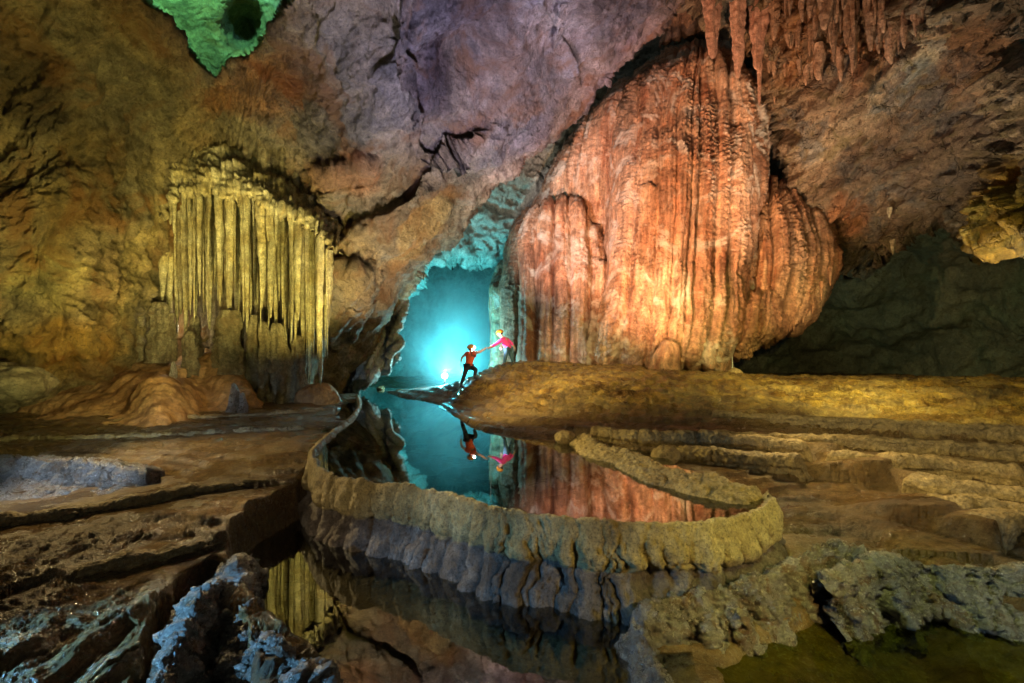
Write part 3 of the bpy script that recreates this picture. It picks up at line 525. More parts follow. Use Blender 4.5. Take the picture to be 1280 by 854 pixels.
LDW = [(catmull([G(x, y, z).tolist()+[z] for x, y, z in e[0]], 14), e[2] if len(e) > 2 else .26) for e in LD]
def ledge_step(X, Y, h):
    for q, dp_ in LDW:
        d = np.full(X.shape, 1e9); sg = np.zeros_like(X); zz = np.zeros_like(X); en = np.ones_like(X)
        for k, (a, b) in enumerate(zip(q[:-1], q[1:])):
            dx, dy = b[0]-a[0], b[1]-a[1]; L = math.hypot(dx, dy); t_ = ((X-a[0])*dx+(Y-a[1])*dy)/L/L; t = np.clip(t_, 0, 1); e = np.hypot(X-a[0]-t*dx, Y-a[1]-t*dy); m = e < d
            d[m] = e[m]; sg[m] = ((dx*(Y-a[1])-dy*(X-a[0]))/L)[m]; zz[m] = (a[2]+t*(b[2]-a[2]))[m]
        w_ = sm(-.04, .08, sg)*sm(1.3, .2, d)*(np.abs(np.abs(sg)-d) < .15+.3*d); h = h*(1-w_)+np.maximum(h, zz-.03)*w_
        w_ = sm(.02, -.05, sg)*sm(1.0, .05, d)*(np.abs(np.abs(sg)-d) < .15); h = h-w_*np.clip(h-(zz-dp_), 0, dp_)*.9
    return h
def ground_h(X, Y, detail=True):
    P = np.stack([X, Y, X*0], -1); h = gh(X, Y); wx = X+.09*fbm(P, 1.1, 3, .6, 81); wy = Y+.09*fbm(P, 1.1, 3, .6, 82)
    bank = sm(0, .5, h)
    # terracing
    tz = h+.05*fbm(P, .7, 4, .55, 83)+.02*fbm(P, 3, 2, seed=84); stp = np.where(h > .12, .11, .07); fr_ = np.mod(tz/stp, 1.)
    ter = (sm(.7, .97, fr_)-fr_)*stp
    h = h+ter*1.15
    if detail:
        far_ = sm(30, 8, Y)
        h = h+.06*fbm(P, .6, 3, .5, 85)*(.4+bank*1.6)+.035*fbm(P, 2.2, 4, .6, 86, (.6, 1.3, 1), 1)*(.6+bank)+bank*sm(26, 20, Y)*(.10*fbm(P, 2.6, 4, .65, 93, (1, .6, 1), 1)+.05*facets(P, 1.4, 21, (1, .5, 1))*sm(2, 4, X))+.02*facets(P, 2.2, 23)*sm(.2, .0, h)*sm(12, 8, Y)
        zone = sm(-.1, .25, fbm(P, .5, 3, .5, 87)); h = h+zone*.028*fbm(P, 9, 4, .7, 88, mode=1)*sm(14, 6, Y)+.012*fbm(P, 22, 2, .7, 89)*sm(9, 5, Y)*zone
        lf = sm(-1.2, -2.2, X)*sm(7.5, 5.5, Y); h = h+lf*(.07*fbm(P, 1.3, 4, .6, 90, (1.5, .5, 1), mode=1)+.035*fbm(P, 6, 4, .7, 91, (1.5, .45, 1), mode=1)+.03*facets(P, 3, 22, (1.6, .6, 1)))
    h = ledge_step(wx, wy, h)
    for poly, lvl, dep, wd in ((upper, 0., .38, .5), (lower, ZL, .33, .35), (hole, -.95, .5, .3), (midr, ZM+.06, .02, .5), (lowr, ZR, .3, .6)):
        sd, _, _ = polydist(wx, wy, poly); fl = lvl-.02-dep*sm(0, wd*1.6, sd)+.04*fbm(P, 1.5, 3, .6, 92)*sm(0, .4, sd)
        t = sm(-.10, .03, sd); h = h*(1-t)+np.minimum(h, fl)*t
    return h
Hg = ground_h(Xg, Yg)
g = mesh_obj('ground', np.stack([Xg, Yg, Hg], -1), gridfaces(*Xg.shape), M['ground']); tag(g, kind='structure')
def gz(x, y): return float(ground_h(np.array([[x]]), np.array([[y]]))[0, 0])
def flat_poly(name, pts, z, mat):
    a_ = sum(p[0]*q[1]-q[0]*p[1] for p, q in zip(pts, pts[1:]+pts[:1]));  pts = pts if a_ > 0 else pts[::-1]
    me = bpy.data.meshes.new(name); me.from_pydata([(x, y, z) for x, y in pts], [], [list(range(len(pts)))]); me.materials.append(mat)
    o = bpy.data.objects.new(name, me); C.objects.link(o); return tag(o, kind='structure')
up_w = [G(x, y, 0) for x, y in [(425, 486), (445, 484), (530, 486), (700, 520), (800, 545), (850, 585), (960, 612), (958, 634), (925, 648), (870, 654), (800, 655), (700, 648), (640, 641), (560, 620), (500, 606), (440, 599), (396, 584), (385, 560), (405, 535), (425, 510)]]
flat_poly('water', up_w, 0., M['water'])
lo_w = [G(x, y, ZL) for x, y in [(430, 598), (380, 600), (340, 650), (280, 700), (240, 745), (150, 780), (100, 1200), (1040, 1200), (870, 840), (860, 790), (1010, 725), (990, 690), (950, 650), (860, 655), (700, 660), (560, 625)]]
flat_poly('water', lo_w, ZL, M['water2'])
flat_poly('water', [G(x, y, ZR) for x, y in [(1050, 715), (1900, 890), (1900, 1250), (890, 1250), (850, 880), (900, 830), (985, 790), (1040, 755)]], ZR, M['water3'])

# ------------------------------------------------------------------ rimstone dams
def dam(name, path, prof, mat, label, cat='rimstone dam', group=None, seed=0, flute=.09, fl=.32, res=.022, parent=None, rough=.02, crest=.03, side=1, taper=0.):
    """path: (px, py, z) of the crest; prof: (offset outwards, drop) pairs"""
    pts = np.array([[*G(x, y, z), z] for x, y, z in path]); L0 = np.linalg.norm(np.diff(pts[:, :2], axis=0), axis=1).sum()
    P = catmull(pts, 900); s = np.concatenate([[0], np.cumsum(np.linalg.norm(np.diff(P[:, :2], axis=0), axis=1))])
    n = max(60, int(s[-1]/res)); t = np.linspace(0, s[-1], n); P = np.stack([np.interp(t, s, P[:, k]) for k in range(3)], 1)
    d = np.gradient(P[:, :2], axis=0); d /= np.linalg.norm(d, axis=1)[:, None]+1e-9
    kk = 9; d = np.stack([np.convolve(np.pad(d[:, c], kk, 'edge'), np.ones(2*kk+1)/(2*kk+1), 'valid') for c in (0, 1)], 1)
    nr = np.stack([d[:, 1], -d[:, 0]], 1)*side
    pr = catmull(prof, 74); m = len(pr)
    O = np.repeat(pr[:, 0][None], n, 0); Z = np.repeat(pr[:, 1][None], n, 0); T = np.repeat(t[:, None], m, 1)
    outer = sm(-.02, .08, O)
    if taper: e_ = np.minimum(t, s[-1]-t); Z = Z-.45*(1-sm(0, taper, e_))[:, None]; O = O*(.3+.7*sm(0, taper, e_))[:, None]
    nf = max(3, int(s[-1]/fl)); wob = .25*fl/s[-1]*fbm(np.stack([T, T*0, Z*2.2], -1), 1.6, 3, .6, seed+11)*3
    big = ribs(t[:, None]/s[-1]+wob, nf, seed+1, .85); sml = ribs(t[:, None]/s[-1]+wob, int(nf*3.1), seed+2, .9)
    lowm = sm(-.05, -.5, Z)
    O = O+outer*(flute*(big-.6)*(.6+1.3*lowm)+flute*.35*(sml-.6)*(.6+.6*lowm))
    Z = Z+crest*(n1(t*3.5, seed+4)[:, None]+.5*n1(t*11, seed+8)[:, None]-.9*(1-big))*sm(-.12, 0, Z)
    O = O-outer*flute*1.2*sm(-.1, .5, fbm(np.stack([T, T*0, Z*1.5], -1), 1.1, 2, .5, seed+12))*sm(-.4, -.55, Z)
    X = P[:, 0][:, None]+nr[:, 0][:, None]*O; Y = P[:, 1][:, None]+nr[:, 1][:, None]*O; ZZ = P[:, 2][:, None]+Z
    Q = np.stack([X, Y, ZZ], -1); N = normals(Q)
    q = Q.copy()
    dd = rough*.9*facets(q, 4.5, seed+3, (1, 1, .5))+rough*1.8*fbm(q, 5, 4, .6, seed+5, (1, 1, .7))+rough*1.3*fbm(q, 17, 4, .75, seed+6, (1, 1, .6), mode=1)+rough*3.*fbm(q, 1.6, 3, .5, seed+7)
    out_sign = np.sign((N[..., :2]*nr[:, None, :]).sum(-1).mean()) or 1
    Q = Q+N*out_sign*dd[..., None]
    ob = mesh_obj(name, Q, gridfaces(n, m), mat, parent, (float(P[n//2, 0]), float(P[n//2, 1]), float(P[n//2, 2]+pr[:, 1].min())))
    return tag(ob, label, cat, group)
prof_main = [(-.35, -.42), (-.16, -.14), (-.06, -.03), (-.02, .02), (.02, .01), (.045, -.05), (.09, -.2), (.11, -.34), (.08, -.43), (.06, -.48), (.10, -.56), (.17, -.68), (.24, -.8), (.30, -.95), (.34, -1.1)]
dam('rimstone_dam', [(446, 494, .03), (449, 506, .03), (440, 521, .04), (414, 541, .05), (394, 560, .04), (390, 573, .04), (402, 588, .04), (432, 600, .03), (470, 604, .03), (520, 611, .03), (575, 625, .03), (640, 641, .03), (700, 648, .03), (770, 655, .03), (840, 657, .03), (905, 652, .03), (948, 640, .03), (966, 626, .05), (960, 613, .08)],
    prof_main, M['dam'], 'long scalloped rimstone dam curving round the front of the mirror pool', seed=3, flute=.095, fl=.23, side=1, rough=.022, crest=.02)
bk = [(-.6, -.4), (-.36, -.12), (-.18, -.02), (-.06, .04), (.03, .02), (.12, -.1), (.2, -.24), (.26, -.6)]
dam('rimstone_dam', [(722, 543, .12), (742, 549, .14), (752, 560, .12), (784, 566, .14), (806, 574, .15), (830, 586, .14), (870, 596, .14), (915, 606, .12), (950, 613, .09), (964, 622, .05)],
    bk, M['ledge'], 'thick olive rock ridge closing the far right side of the mirror pool', seed=13, flute=.05, fl=.3, side=-1, rough=.03, taper=.25)
ldg = [(-.4, -.06), (-.2, -.01), (-.05, .015), (.03, .0), (.07, -.06), (.08, -.15), (.04, -.22), (.05, -.5)]
for j, (p, lb, *dp_) in enumerate(LD):
    dam('rock_ledge', p, [(a*(.5 if dp_ else 1), b*(dp_[0]/.26 if dp_ and b > -.4 else 1)) for a, b in ldg], M['ledge'], lb, 'rock ledge', 'terrace ledges on the cave floor', seed=20+j*7, flute=.06, fl=.26, side=1, rough=.022, taper=.25)
dr = [(-.2, -.3), (-.12, -.1), (-.05, .0), (-.02, .03), (.03, -.02), (.06, -.12), (.11, -.24), (.17, -.36), (.25, -.5), (.3, -.7)]
dam('rimstone_dam', [(1030, 738, -.55), (1048, 724, -.46), (1066, 714, -.42), (1088, 706, -.4), (1120, 702, -.4), (1170, 706, -.4), (1230, 712, -.41), (1300, 720, -.42), (1420, 740, -.42), (1600, 780, -.42)],
    dr, M['crust'], 'pale crested low rimstone dam running off the right edge', seed=61, flute=.15, fl=.26, side=1, rough=.045)
dam('rimstone_dam', [(858, 1000, -.66), (838, 880, -.64), (820, 826, -.62), (808, 786, -.6), (812, 766, -.58), (836, 752, -.55), (880, 742, -.52), (930, 735, -.5), (968, 718, -.46), (1000, 700, -.42), (1030, 686, -.38), (1060, 690, -.40), (1100, 702, -.42), (1135, 708, -.45)],
    dr, M['crust'], 'dark knobbly rimstone dam in front of the right end of the mirror pool', seed=67, flute=.17, fl=.24, side=1, rough=.05)
# left
dl = [(-.5, -.14), (-.2, -.02), (-.05, .02), (.02, .0), (.06, -.12), (.1, -.26), (.18, -.36), (.45, -.42), (.9, -.52)]
dam('rimstone_dam', [(-260, 590, -.02), (-120, 578, -.02), (0, 573, -.02), (60, 575, -.03), (120, 580, -.05), (170, 588, -.08), (200, 592, -.14)], dl, M['crust'], 'pale blue stepped rimstone dam at the left edge', seed=71, flute=.16, fl=.34, side=1, rough=.04, taper=.3)
bl = [(-.22, -.7), (-.17, -.4), (-.1, -.1), (0, .03), (.12, -.05), (.28, -.24), (.42, -.45), (.5, -.75), (.55, -1.)]
dam('crusted_ridge', [(306, 700, -.6), (298, 716, -.56), (300, 744, -.56), (312, 780, -.6), (334, 808, -.64), (370, 828, -.66), (400, 852, -.68), (422, 888, -.7), (440, 960, -.7)],
    bl, M['crust'], 'blue lit crusted ridge between the lower pool and the black hole', 'rock ridge', seed=83, flute=.14, fl=.3, side=1, rough=.06)
dam('crusted_ridge', [(306, 700, -.56), (290, 716, -.5), (262, 738, -.48), (244, 764, -.5), (226, 800, -.55), (206, 840, -.58), (180, 900, -.6)],
    [(-.3, -.5), (-.16, -.18), (-.05, .0), (.03, .02), (.1, -.08), (.18, -.3), (.25, -.6)], M['crust'], 'narrow blue lit crusted ridge along the left side of the black hole', 'rock ridge', seed=87, flute=.12, fl=.3, side=-1, rough=.05)

# ------------------------------------------------------------------ people
def skin_mesh(name, joints, edges, radii, mat, parent, origin, sub=2, root=0):
    me = bpy.data.meshes.new(name); me.from_pydata([tuple(np.array(j)-origin) for j in joints], edges, [])
    o = bpy.data.objects.new(name, me); C.objects.link(o)
    sk = o.modifiers.new('s', 'SKIN'); sk.use_smooth_shade = True; ss = o.modifiers.new('b', 'SUBSURF'); ss.levels = sub; ss.render_levels = sub
    for i, v in enumerate(me.skin_vertices[0].data):
        r = radii[i]; v.radius = r if isinstance(r, tuple) else (r, r); v.use_root = i == root
    dg = bpy.context.evaluated_depsgraph_get(); m2 = bpy.data.meshes.new_from_object(o.evaluated_get(dg)); bpy.data.objects.remove(o)
    m2.materials.clear(); m2.materials.append(mat); m2.name = name
    o = bpy.data.objects.new(name, m2); C.objects.link(o); o.parent = parent
    if parent is None: o.location = tuple(origin)
    else: o.location = tuple(np.array(origin)-np.array(parent.location))
    return o
SK = plain('skin', (.55, .34, .24), .5)
def hand(h, d, side, J, E, R, hi, s=1.):
    """five short finger chains rooted in the palm vertex hi"""
    d = np.array(d)/np.linalg.norm(d); u = np.cross(d, (0, 1, 0)); u /= np.linalg.norm(u)+1e-9
    v = np.array((0, 1., 0))
    for k, (a, L) in enumerate(((-.032, .075), (-.011, .088), (.011, .084), (.032, .066))):
        b = len(J); J += [h+v*a*s+d*.03*s, h+v*a*s+d*(.03+L*.5)*s, h+v*a*s*1.1+d*(.03+L*.95)*s-u*.02*s]; R += [.011*s, .010*s, .008*s]; E += [(hi, b), (b, b+1), (b+1, b+2)]
    b = len(J); J += [h+u*.03*s*side, h+u*.055*s*side+d*.04*s]; R += [.012*s, .009*s]; E += [(hi, b), (b, b+1)]
def person(name, J, label, cols, helmet_col, look, lamp=False, Yb=17.5, foot_dir=1):
    """J: dict joint -> (px, py, Y)"""
    j = {k: W(*v) for k, v in J.items()}; base = np.array(((j['af'][0]+j['bf'][0])/2, j['af'][1], min(j['af'][2], j['bf'][2])))
    sc_ = 1.
    P_ = [j['pel'], j['waist'], j['chest'], j['neck'], j['head']-np.array((0, 0, .03)), j['head']+np.array((0, 0, .06))]
    R_ = [(.13, .11), (.115, .10), (.145, .11), .055, .085, .07]; E_ = [(0, 1), (1, 2), (2, 3), (3, 4), (4, 5)]
    for s_ in 'ab':                                     # legs
        b = len(P_); P_ += [j[s_+'h'], j[s_+'k'], j[s_+'a'], j[s_+'f']]; R_ += [.095, .065, .043, .038]; E_ += [(0, b), (b, b+1), (b+1, b+2), (b+2, b+3)]
    for s_ in 'cd':                                     # arms
        b = len(P_); P_ += [j[s_+'s'], j[s_+'e'], j[s_+'w'], j[s_+'p']]; R_ += [.07, .055, .038, (.045, .026)]; E_ += [(2, b), (b, b+1), (b+1, b+2), (b+2, b+3)]
        hand(j[s_+'p'], j[s_+'p']-j[s_+'w'], 1, P_, E_, R_, b+3)
    body = skin_mesh(name, P_, E_, R_, SK, None, base)
    tag(body, label, 'person')
    lk = np.array(look, float); lk /= np.linalg.norm(lk); hc = j['head']
    def part(nm, c, r, m, n=20, half=False, seed=0):
        th = np.linspace(0, np.pi*(.56 if half else 1), n); ph = np.linspace(0, 2*np.pi, n*2, endpoint=False); T, A = np.meshgrid(th, ph, indexing='ij')
        V = np.stack([np.sin(T)*np.cos(A), np.sin(T)*np.sin(A), np.cos(T)], -1)*np.array(r)
        t = half if half else 0
        if half:                                        # tilt forward with the head
            a = J.get('tilt', (0,))[0] if 'tilt' in J else 0; c_, s__ = math.cos(a), math.sin(a); V = np.stack([V[..., 0]*c_+V[..., 2]*s__, V[..., 1], -V[..., 0]*s__+V[..., 2]*c_], -1)
        return mesh_obj(nm, V+np.array(c), gridfaces(n, n*2, True)[:, ::-1], m, body, c)
    dark_ = plain('eye', (.02, .02, .02), .3)
    side = np.cross(lk, (0, 0, 1)); side /= np.linalg.norm(side)
    for s_ in (-1, 1):
        part('eye', hc+lk*.083+side*.03*s_+np.array((0, 0, .01)), (.011,)*3, dark_, 8); part('ear', hc+side*.086*s_, (.02, .012, .03), SK, 8)
    part('nose', hc+lk*.1-np.array((0, 0, .015)), (.018, .014, .022), SK, 8); part('mouth', hc+lk*.088-np.array((0, 0, .05)), (.012, .022, .008), plain('lips', (.4, .15, .12)), 8)
    part('hair', hc+np.array((0, 0, .03))-lk*.02, (.098, .098, .095), plain('hair', (.03, .02, .015)), 14)
    hel = part('helmet', hc+np.array((0, 0, .04)), (.15, .135, .14), plain(name+'_helmet', helmet_col, .35), 20, True)
    # clothing follows the limbs, a little proud of them
    SH = plain(name+'_shirt', cols[0], .85); TR = plain(name+'_trousers', cols[1], .85); BO = plain('boots', (.05, .04, .035), .6)
    P2 = [j['waist']*.6+j['pel']*.4, j['waist'], j['chest'], j['neck']*.8+j['chest']*.2]; R2 = [(.17, .15), (.16, .145), (.195, .16), .08]; E2 = [(0, 1), (1, 2), (2, 3)]
    for s_ in 'cd':
        b = len(P2); q = J.get('sleeve', (.9,))[0] if s_ == 'c' else 1
        P2 += [j[s_+'s'], j[s_+'e'], j[s_+'e']+(j[s_+'w']-j[s_+'e'])*.85] if cols[2] else [j[s_+'s'], j[s_+'s']+(j[s_+'e']-j[s_+'s'])*.55]
        R2 += [.085, .066, .05] if cols[2] else [.09, .085]; E2 += [(2, b), (b, b+1)]+([(b+1, b+2)] if cols[2] else [])
    skin_mesh('shirt', P2, E2, R2, SH, body, base, 2, 1)
    P3 = [j['pel']]; R3 = [(.15, .13)]; E3 = []
    for s_ in 'ab':
        b = len(P3); P3 += [j[s_+'h'], j[s_+'k'], j[s_+'a']+(j[s_+'k']-j[s_+'a'])*.12]; R3 += [.115, .085, .062]; E3 += [(0, b), (b, b+1), (b+1, b+2)]
    skin_mesh('trousers', P3, E3, R3, TR, body, base)
    for s_ in 'ab':
        f = j[s_+'f']; a = j[s_+'a']
        skin_mesh('boot', [a+(j[s_+'k']-a)*.18, a, a+(f-a)*.4-np.array((0, 0, .01)), f+(f-a)*.35], [(0, 1), (1, 2), (2, 3)], [.06, .058, .052, .042], BO, body, base, 2, 1)
    return body, j, base
A = dict(pel=(585.5, 457.5, 17.6), waist=(586.5, 452.5, 17.6), chest=(588, 445.5, 17.6), neck=(589, 439.5, 17.6), head=(588.5, 436.2, 17.6),
         ah=(583.5, 458.5, 17.5), ak=(580, 470, 17.5), aa=(576, 481.5, 17.55), af=(579, 483.6, 17.4), bh=(588, 458.5, 17.7), bk=(595.2, 462, 17.35), ba=(592.5, 471.6, 17.3), bf=(596.5, 473, 17.15),
         cs=(592.5, 441.5, 17.4), ce=(599.5, 440, 17.2), cw=(604.8, 436.9, 17.2), cp=(607, 435.6, 17.2), ds=(584, 441.5, 17.75), de=(577, 447, 17.7), dw=(576, 454.5, 17.6), dp=(576.3, 457, 17.6))
pa, ja, ba = person('person', A, 'climber in red top and dark trousers striding up the bank, one arm reaching up', ((.85, .15, .07), (.02, .025, .04), False), (.75, .3, .05), (1, .25, .1))
B = dict(pel=(635, 435.5, 18.3), waist=(633.6, 431.5, 18.3), chest=(630.8, 425.8, 18.3), neck=(627.6, 421.3, 18.3), head=(625, 417.4, 18.3), tilt=(-.45, 0, 0),
         ah=(633.2, 437, 18.2), ak=(631.8, 446.5, 18.15), aa=(630.3, 455.2, 18.2), af=(627.5, 457, 18.15), bh=(637, 437, 18.4), bk=(639.5, 446, 18.3), ba=(642, 454.6, 18.4), bf=(639.5, 456.6, 18.3),
         cs=(627.5, 425, 18.1), ce=(620, 430.5, 17.95), cw=(613, 434.3, 17.7), cp=(610.6, 435.2, 17.55), ds=(633.2, 424.5, 18.5), de=(639, 428.5, 18.5), dw=(642.2, 433.4, 18.4), dp=(643, 435.6, 18.4))
pb, jb, bb = person('person', B, 'climber in bright pink jacket and orange helmet leaning down to the other', ((.9, .07, .42), (.04, .10, .16), True), (.85, .33, .03), (-1, -.3, -.5))
ho = ja['head']+np.array((.13, -.02, .05)); hl = boulder('headlamp', ho, (.05, .05, .04), emit('headlamp_glow', (.75, .95, 1), 400), 1, pa, amp=.02, n=10)
rg = catmull([(jb['dp']+np.array((-.75, -.25, .1))).tolist()]*1+[(jb['dp']+np.array((-.75, -.25, -.15))).tolist()], 2)
fl_ = hanging('water_bottle', W(626.4, 430.5, 17.95), .24, .05, plain('pale_bottle', (.7, .65, .75), .3), 3, None, lump=.02, taper=.1, seg=14, rings=14); tag(fl_, 'small pale bottle hanging below the pink jacket', 'bottle')

# ------------------------------------------------------------------ lamp, drips, small stones
lamp_p = W(556, 470, 24.5)
LT = empty('flood_lamp', (lamp_p[0], lamp_p[1], gz(lamp_p[0], lamp_p[1])), 'dazzling white flood lamp on a stand behind the bank in the passage', 'lamp')
boulder('bulb', lamp_p, (.13, .09, .13), emit('flood_lamp_glow', (.7, 1, 1), 900), 1, LT, amp=.02, n=14)
hanging('stand', (lamp_p[0], lamp_p[1]+.05, gz(lamp_p[0], lamp_p[1])-.05), max(.2, lamp_p[2]-.15-gz(lamp_p[0], lamp_p[1])+.05), .04, plain('lamp_stand', (.05, .05, .05)), 1, LT, up=True, taper=.1, lump=.01)
DRM = plain('falling_water', (.8, .85, .85), .1)
for (x, y0, y1, Y, lb) in ((613.5, 372, 462, 18.6, 'thin straight thread of falling water behind the joined hands'), (915.5, 446, 470, 19.8, 'short drip of water at the right foot of the flowstone')):
    s = Y/F; tag(hanging('water_thread', W(x, y0, Y), (y1-y0)*s, 0.010 if x < 700 else .014, DRM, int(x), None, lump=.3, taper=.15, seg=8, rings=60), lb, 'falling water')
for j, (x, y, r, lb) in enumerate([(500, 489, .16, 'tiny pale stone at the far edge of the pool'), (918, 468, .32, 'small dark cone shaped stone at the right foot of the flowstone'), (476, 486, .2, 'small reddish stone on the far left shore of the pool'), (706, 548, .22, 'flat dark stone on the far shore near the olive ridge'), (832, 571, .24, 'knobbly stone sitting behind the olive ridge')]):
    Y = {0: 22.5, 1: 17.5, 2: 24, 3: 9.6, 4: 8.3}[j]; c = W(x, y, Y); tag(boulder('stone', c, (r, r*.8, r*.7), M['ledge'], j+70, amp=.3, n=20), lb, 'stone')

# ------------------------------------------------------------------ light
HZ = NT('chamber_mist'); hv = HZ('VolumePrincipled'); hv.inputs['Color'].default_value = (.9, .97, 1, 1)
tc = HZ('TexCoord'); ln = HZ('VectorMath', operation='LENGTH'); HZ.link(tc.outputs['Object'], ln.inputs[0])
fall = HZ.math('SUBTRACT', 1., HZ.math('DIVIDE', ln.outputs['Value'], 1.0), clamp=True)
nz = HZ('TexNoise'); nz.inputs['Scale'].default_value = 1.6; nz.inputs['Detail'].default_value = 3; HZ.link(tc.outputs['Object'], nz.inputs['Vector'])
HZ.link(HZ.math('MULTIPLY', HZ.math('MULTIPLY', fall, .2), HZ.ramp(nz.outputs['Fac'], [(.35, .5), (.65, 1.3)])), hv.inputs['Density']); HZ.link(hv.outputs[0], HZ.out.inputs['Volume'])
mist = boulder('mist', (0, 0, 0), (1, 1, 1), HZ.m, 0, None, amp=0, n=24); mist.data.transform(__import__('mathutils').Matrix.Translation((0, 0, -1))); mist.location = (-3.7, 33, 3.); mist.scale = (5.2, 9., 5.6); tag(mist, kind='stuff')
wd = bpy.data.worlds.new('World'); bpy.context.scene.world = wd; wd.use_nodes = True
bg = wd.node_tree.nodes['Background']; bg.inputs[0].default_value = (.55, .62, .55, 1); bg.inputs[1].default_value = .06
def spot(loc, target, col, e, ang=60, r=.25, blend=.8):
    l = bpy.data.lights.new('spot_light', 'SPOT'); l.energy = e; l.color = col; l.spot_size = math.radians(ang); l.spot_blend = blend; l.shadow_soft_size = r
    o = bpy.data.objects.new('spot_light', l); C.objects.link(o); o.location = tuple(loc)
    from mathutils import Vector
    d = Vector(tuple(np.array(target)-np.array(loc))); o.rotation_euler = d.to_track_quat('-Z', 'Y').to_euler(); return o
def point(loc, col, e, r=.3):
    l = bpy.data.lights.new('point_light', 'POINT'); l.energy = e; l.color = col; l.shadow_soft_size = r
    o = bpy.data.objects.new('point_light', l); C.objects.link(o); o.location = tuple(loc); return o
exec_lights = True
# orange flowstone: torches on the bank below it, plus unseen spots added for left and top
spot((1.2, 13.2, 2.4), W(830, 250, 20), (1, .5, .26), 7400, 80, .05)
spot((4.6, 14.0, 1.7), W(850, 350, 19), (1, .58, .24), 2000, 70)
spot((9.5, 14., 2.2), W(950, 200, 20), (1, .58, .3), 3600, 46)
spot((-4, 12, 4), W(700, 280, 22), (1, .8, .74), 8500, 40, .05)
spot((10.5, 15.5, 1.8), W(1010, 340, 20), (1, .68, .36), 800, 60)
spot((2, 12, 6), W(850, 95, 20.5), (1, .6, .4), 2400, 34, .05)
# yellow curtain
spot((-5.2, 12.5, .8), W(340, 320, 17), (1, .84, .24), 2100, 62, .05)
spot((-12., 11.6, 1.4), W(250, 300, 17), (1, .8, .3), 900, 60)
point(W(226, 410, 17.3), (1, .85, .6), 30, .1)
# left wall olive wash
spot((-8.2, 9.8, .6), W(120, 200, 12.8), (1, .84, .28), 2000, 110, .03)
spot((-4.5, 6.5, .9), W(40, 300, 12.5), (.9, .88, .32), 1100, 80, .03)
spot((-6, 9, .6), W(60, 380, 13), (.85, .85, .3), 550, 60)
spot((-6.5, 12, 1.), W(318, 165, 16), (1, .86, .45), 1300, 30, .03)
spot((-6, 9, 2.6), W(180, 490, 14), (1, .74, .34), 700, 42, .03)
# violet roof
spot((-1.5, 8.5, .8), W(580, 40, 13), (.62, .6, 1), 6800, 60, .03)
spot((3, 9, 1.5), W(700, 130, 17), (.95, .8, .95), 5200, 46, .03)
spot((-4.8, 13.6, .6), W(480, 290, 18.5), (1, .8, .5), 1700, 62, .03)
spot((-1.5, 12, .6), W(560, 260, 18), (1, .93, .75), 3000, 64, .03)
spot((-5, 9.5, 1), W(400, 60, 14), (.8, .8, .85), 1300, 50, .03)
# green hole
spot(W(262, -70, 13.6), W(262, 40, 16.6), (.2, 1, .55), 2200, 110, .1); spot(W(360, -60, 14), W(345, 40, 17), (.2, .85, 1), 500, 60, .1)
# cyan chamber
spot((lamp_p[0], lamp_p[1]+.3, lamp_p[2]+.3), (-4.2, 40, 5.5), (.04, .8, .95), 5600, 130, .05, 1)
point((lamp_p[0], lamp_p[1]+.2, lamp_p[2]+.3), (.1, .85, 1), 700, .05)
spot((-3.2, 30, .6), (-6., 48, 4), (.05, .7, .8), 9000, 80, .02, 1)
spot((-3.5, 24.5, 1.5), W(570, 290, 29), (.12, .8, .85), 1300, 70, .02, 1)
# right wall
spot((9.5, 15.5, 1.6), W(1110, 60, 17.5), (1, .78, .55), 3400, 80, .03)
spot((16.5, 13.5, 1.6), W(1160, 120, 16), (1, .84, .6), 1500, 80, .1)
spot((6, 10, 3), W(1090, 170, 18), (.85, .9, 1), 900, 40, .03)
spot((14, 9, 1.), W(1250, 240, 14.5), (1, .8, .3), 1100, 50, .2)
spot((13, 24, 1.), W(1230, 380, 26), (.6, .85, .55), 600, 80)
spot((8, 22, .9), W(1080, 400, 30), (.65, .8, .7), 450, 80)
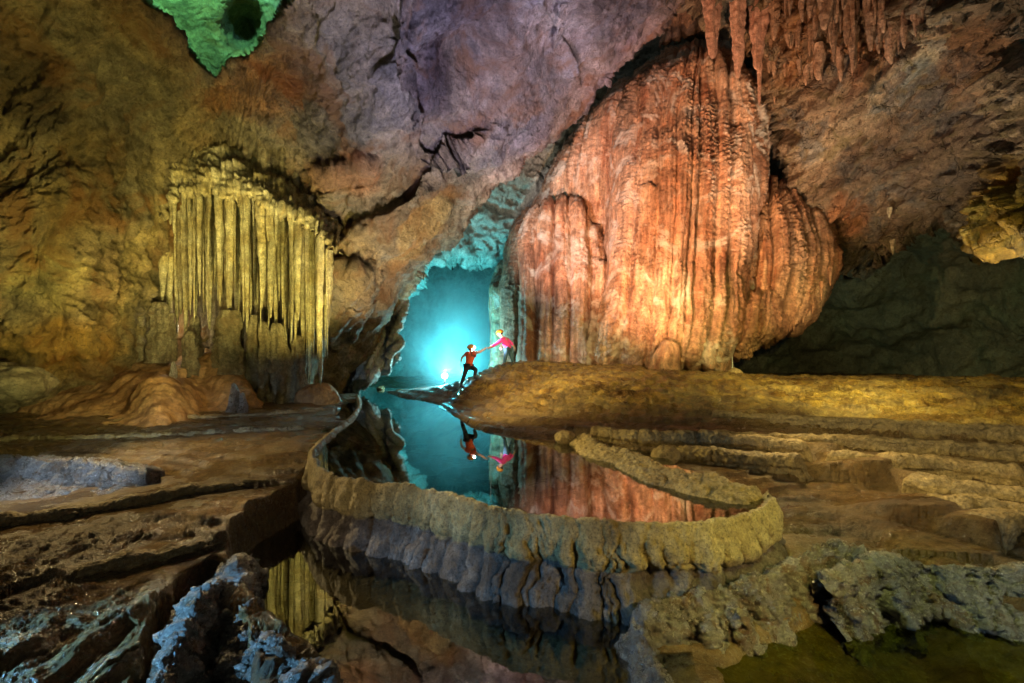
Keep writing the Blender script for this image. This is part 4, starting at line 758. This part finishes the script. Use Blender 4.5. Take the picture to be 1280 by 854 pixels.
# banks and floor
spot((-3.5, 10, 3.2), (3.5, 15.5, 1), (1, .74, .28), 3000, 70, .03)
spot((12, 9, 5), (7, 15, 1), (1, .84, .25), 2600, 80, .03)
spot((7, 8, 3.5), (11, 14, .8), (1, .85, .25), 2000, 90, .03)
spot((1.5, 11, 4.5), (1.5, 16.5, .8), (1, .75, .3), 1300, 70, .03)
spot((5.5, 9.5, 2.6), (5, 6, -.2), (1, .74, .3), 700, 90, .02)
spot((-2.5, 10.2, 1.8), (2.5, 6, 0), (1, .78, .25), 1100, 75, .03)
spot((3.6, 1.2, 2.4), (1.9, 5.3, -.1), (1, .7, .2), 700, 52, .03)
spot((-2.6, 1.8, 2.0), (-1.5, 7, -.4), (1, .78, .45), 300, 50, .03)
spot((-9, 9, 3.), (-5, 7, 0), (1, .74, .32), 1000, 100, .03)
spot((-4.5, 7.3, .9), (-3.2, 5, -.4), (1, .75, .4), 130, 90, .03)
spot((-5.0, 2.6, .5), (-2.4, 3.9, -.7), (.2, .56, 1), 900, 60, .02)
spot((-7.6, 4.2, 1.1), (-7.4, 8.3, -.3), (.5, .7, 1), 1000, 52, .02)
spot((6.5, 2.5, 1.0), (3.5, 4.8, -.5), (.85, .9, .8), 160, 90, .03)
spot((3.6, 3.3, 3.2), (3.4, 4.2, -1), (.85, .95, .25), 420, 75, .03)
spot((3, 2.6, 3.2), (9, 10.5, .3), (1, .8, .34), 1500, 56, .03)
# head lamp, then an added unseen spot brightening both climbers from the front
spot(ho+np.array((.06, 0, .02)), jb['chest'], (.95, .95, 1), 600, 60, .03)
spot(W(606, 452, 14.5), W(612, 436, 18), (1, .85, .7), 240, 26, .1)

cam = bpy.data.cameras.new('camera'); co = bpy.data.objects.new('camera', cam); C.objects.link(co)
co.location = (0, 0, HC); co.rotation_euler = (math.pi/2, 0, 0); cam.sensor_width = 36; cam.lens = F/1280*36; cam.shift_y = (HY-427)/1280; cam.clip_end = 500; cam.clip_start = .05
sc = bpy.context.scene; sc.camera = co
sc.view_settings.view_transform = 'Standard'; sc.view_settings.look = 'None'; sc.view_settings.exposure = .18; sc.view_settings.gamma = 1
sc.cycles.use_denoising = True; sc.cycles.max_bounces = 5; sc.cycles.diffuse_bounces = 2; sc.cycles.glossy_bounces = 3; sc.cycles.transparent_max_bounces = 8; sc.cycles.caustics_reflective = False; sc.cycles.caustics_refractive = False
sc.cycles.sample_clamp_indirect = 4
sc.cycles.volume_step_rate = 5; sc.cycles.volume_max_steps = 24; sc.cycles.volume_bounces = 0; sc.cycles.use_adaptive_sampling = True; sc.cycles.adaptive_threshold = .03
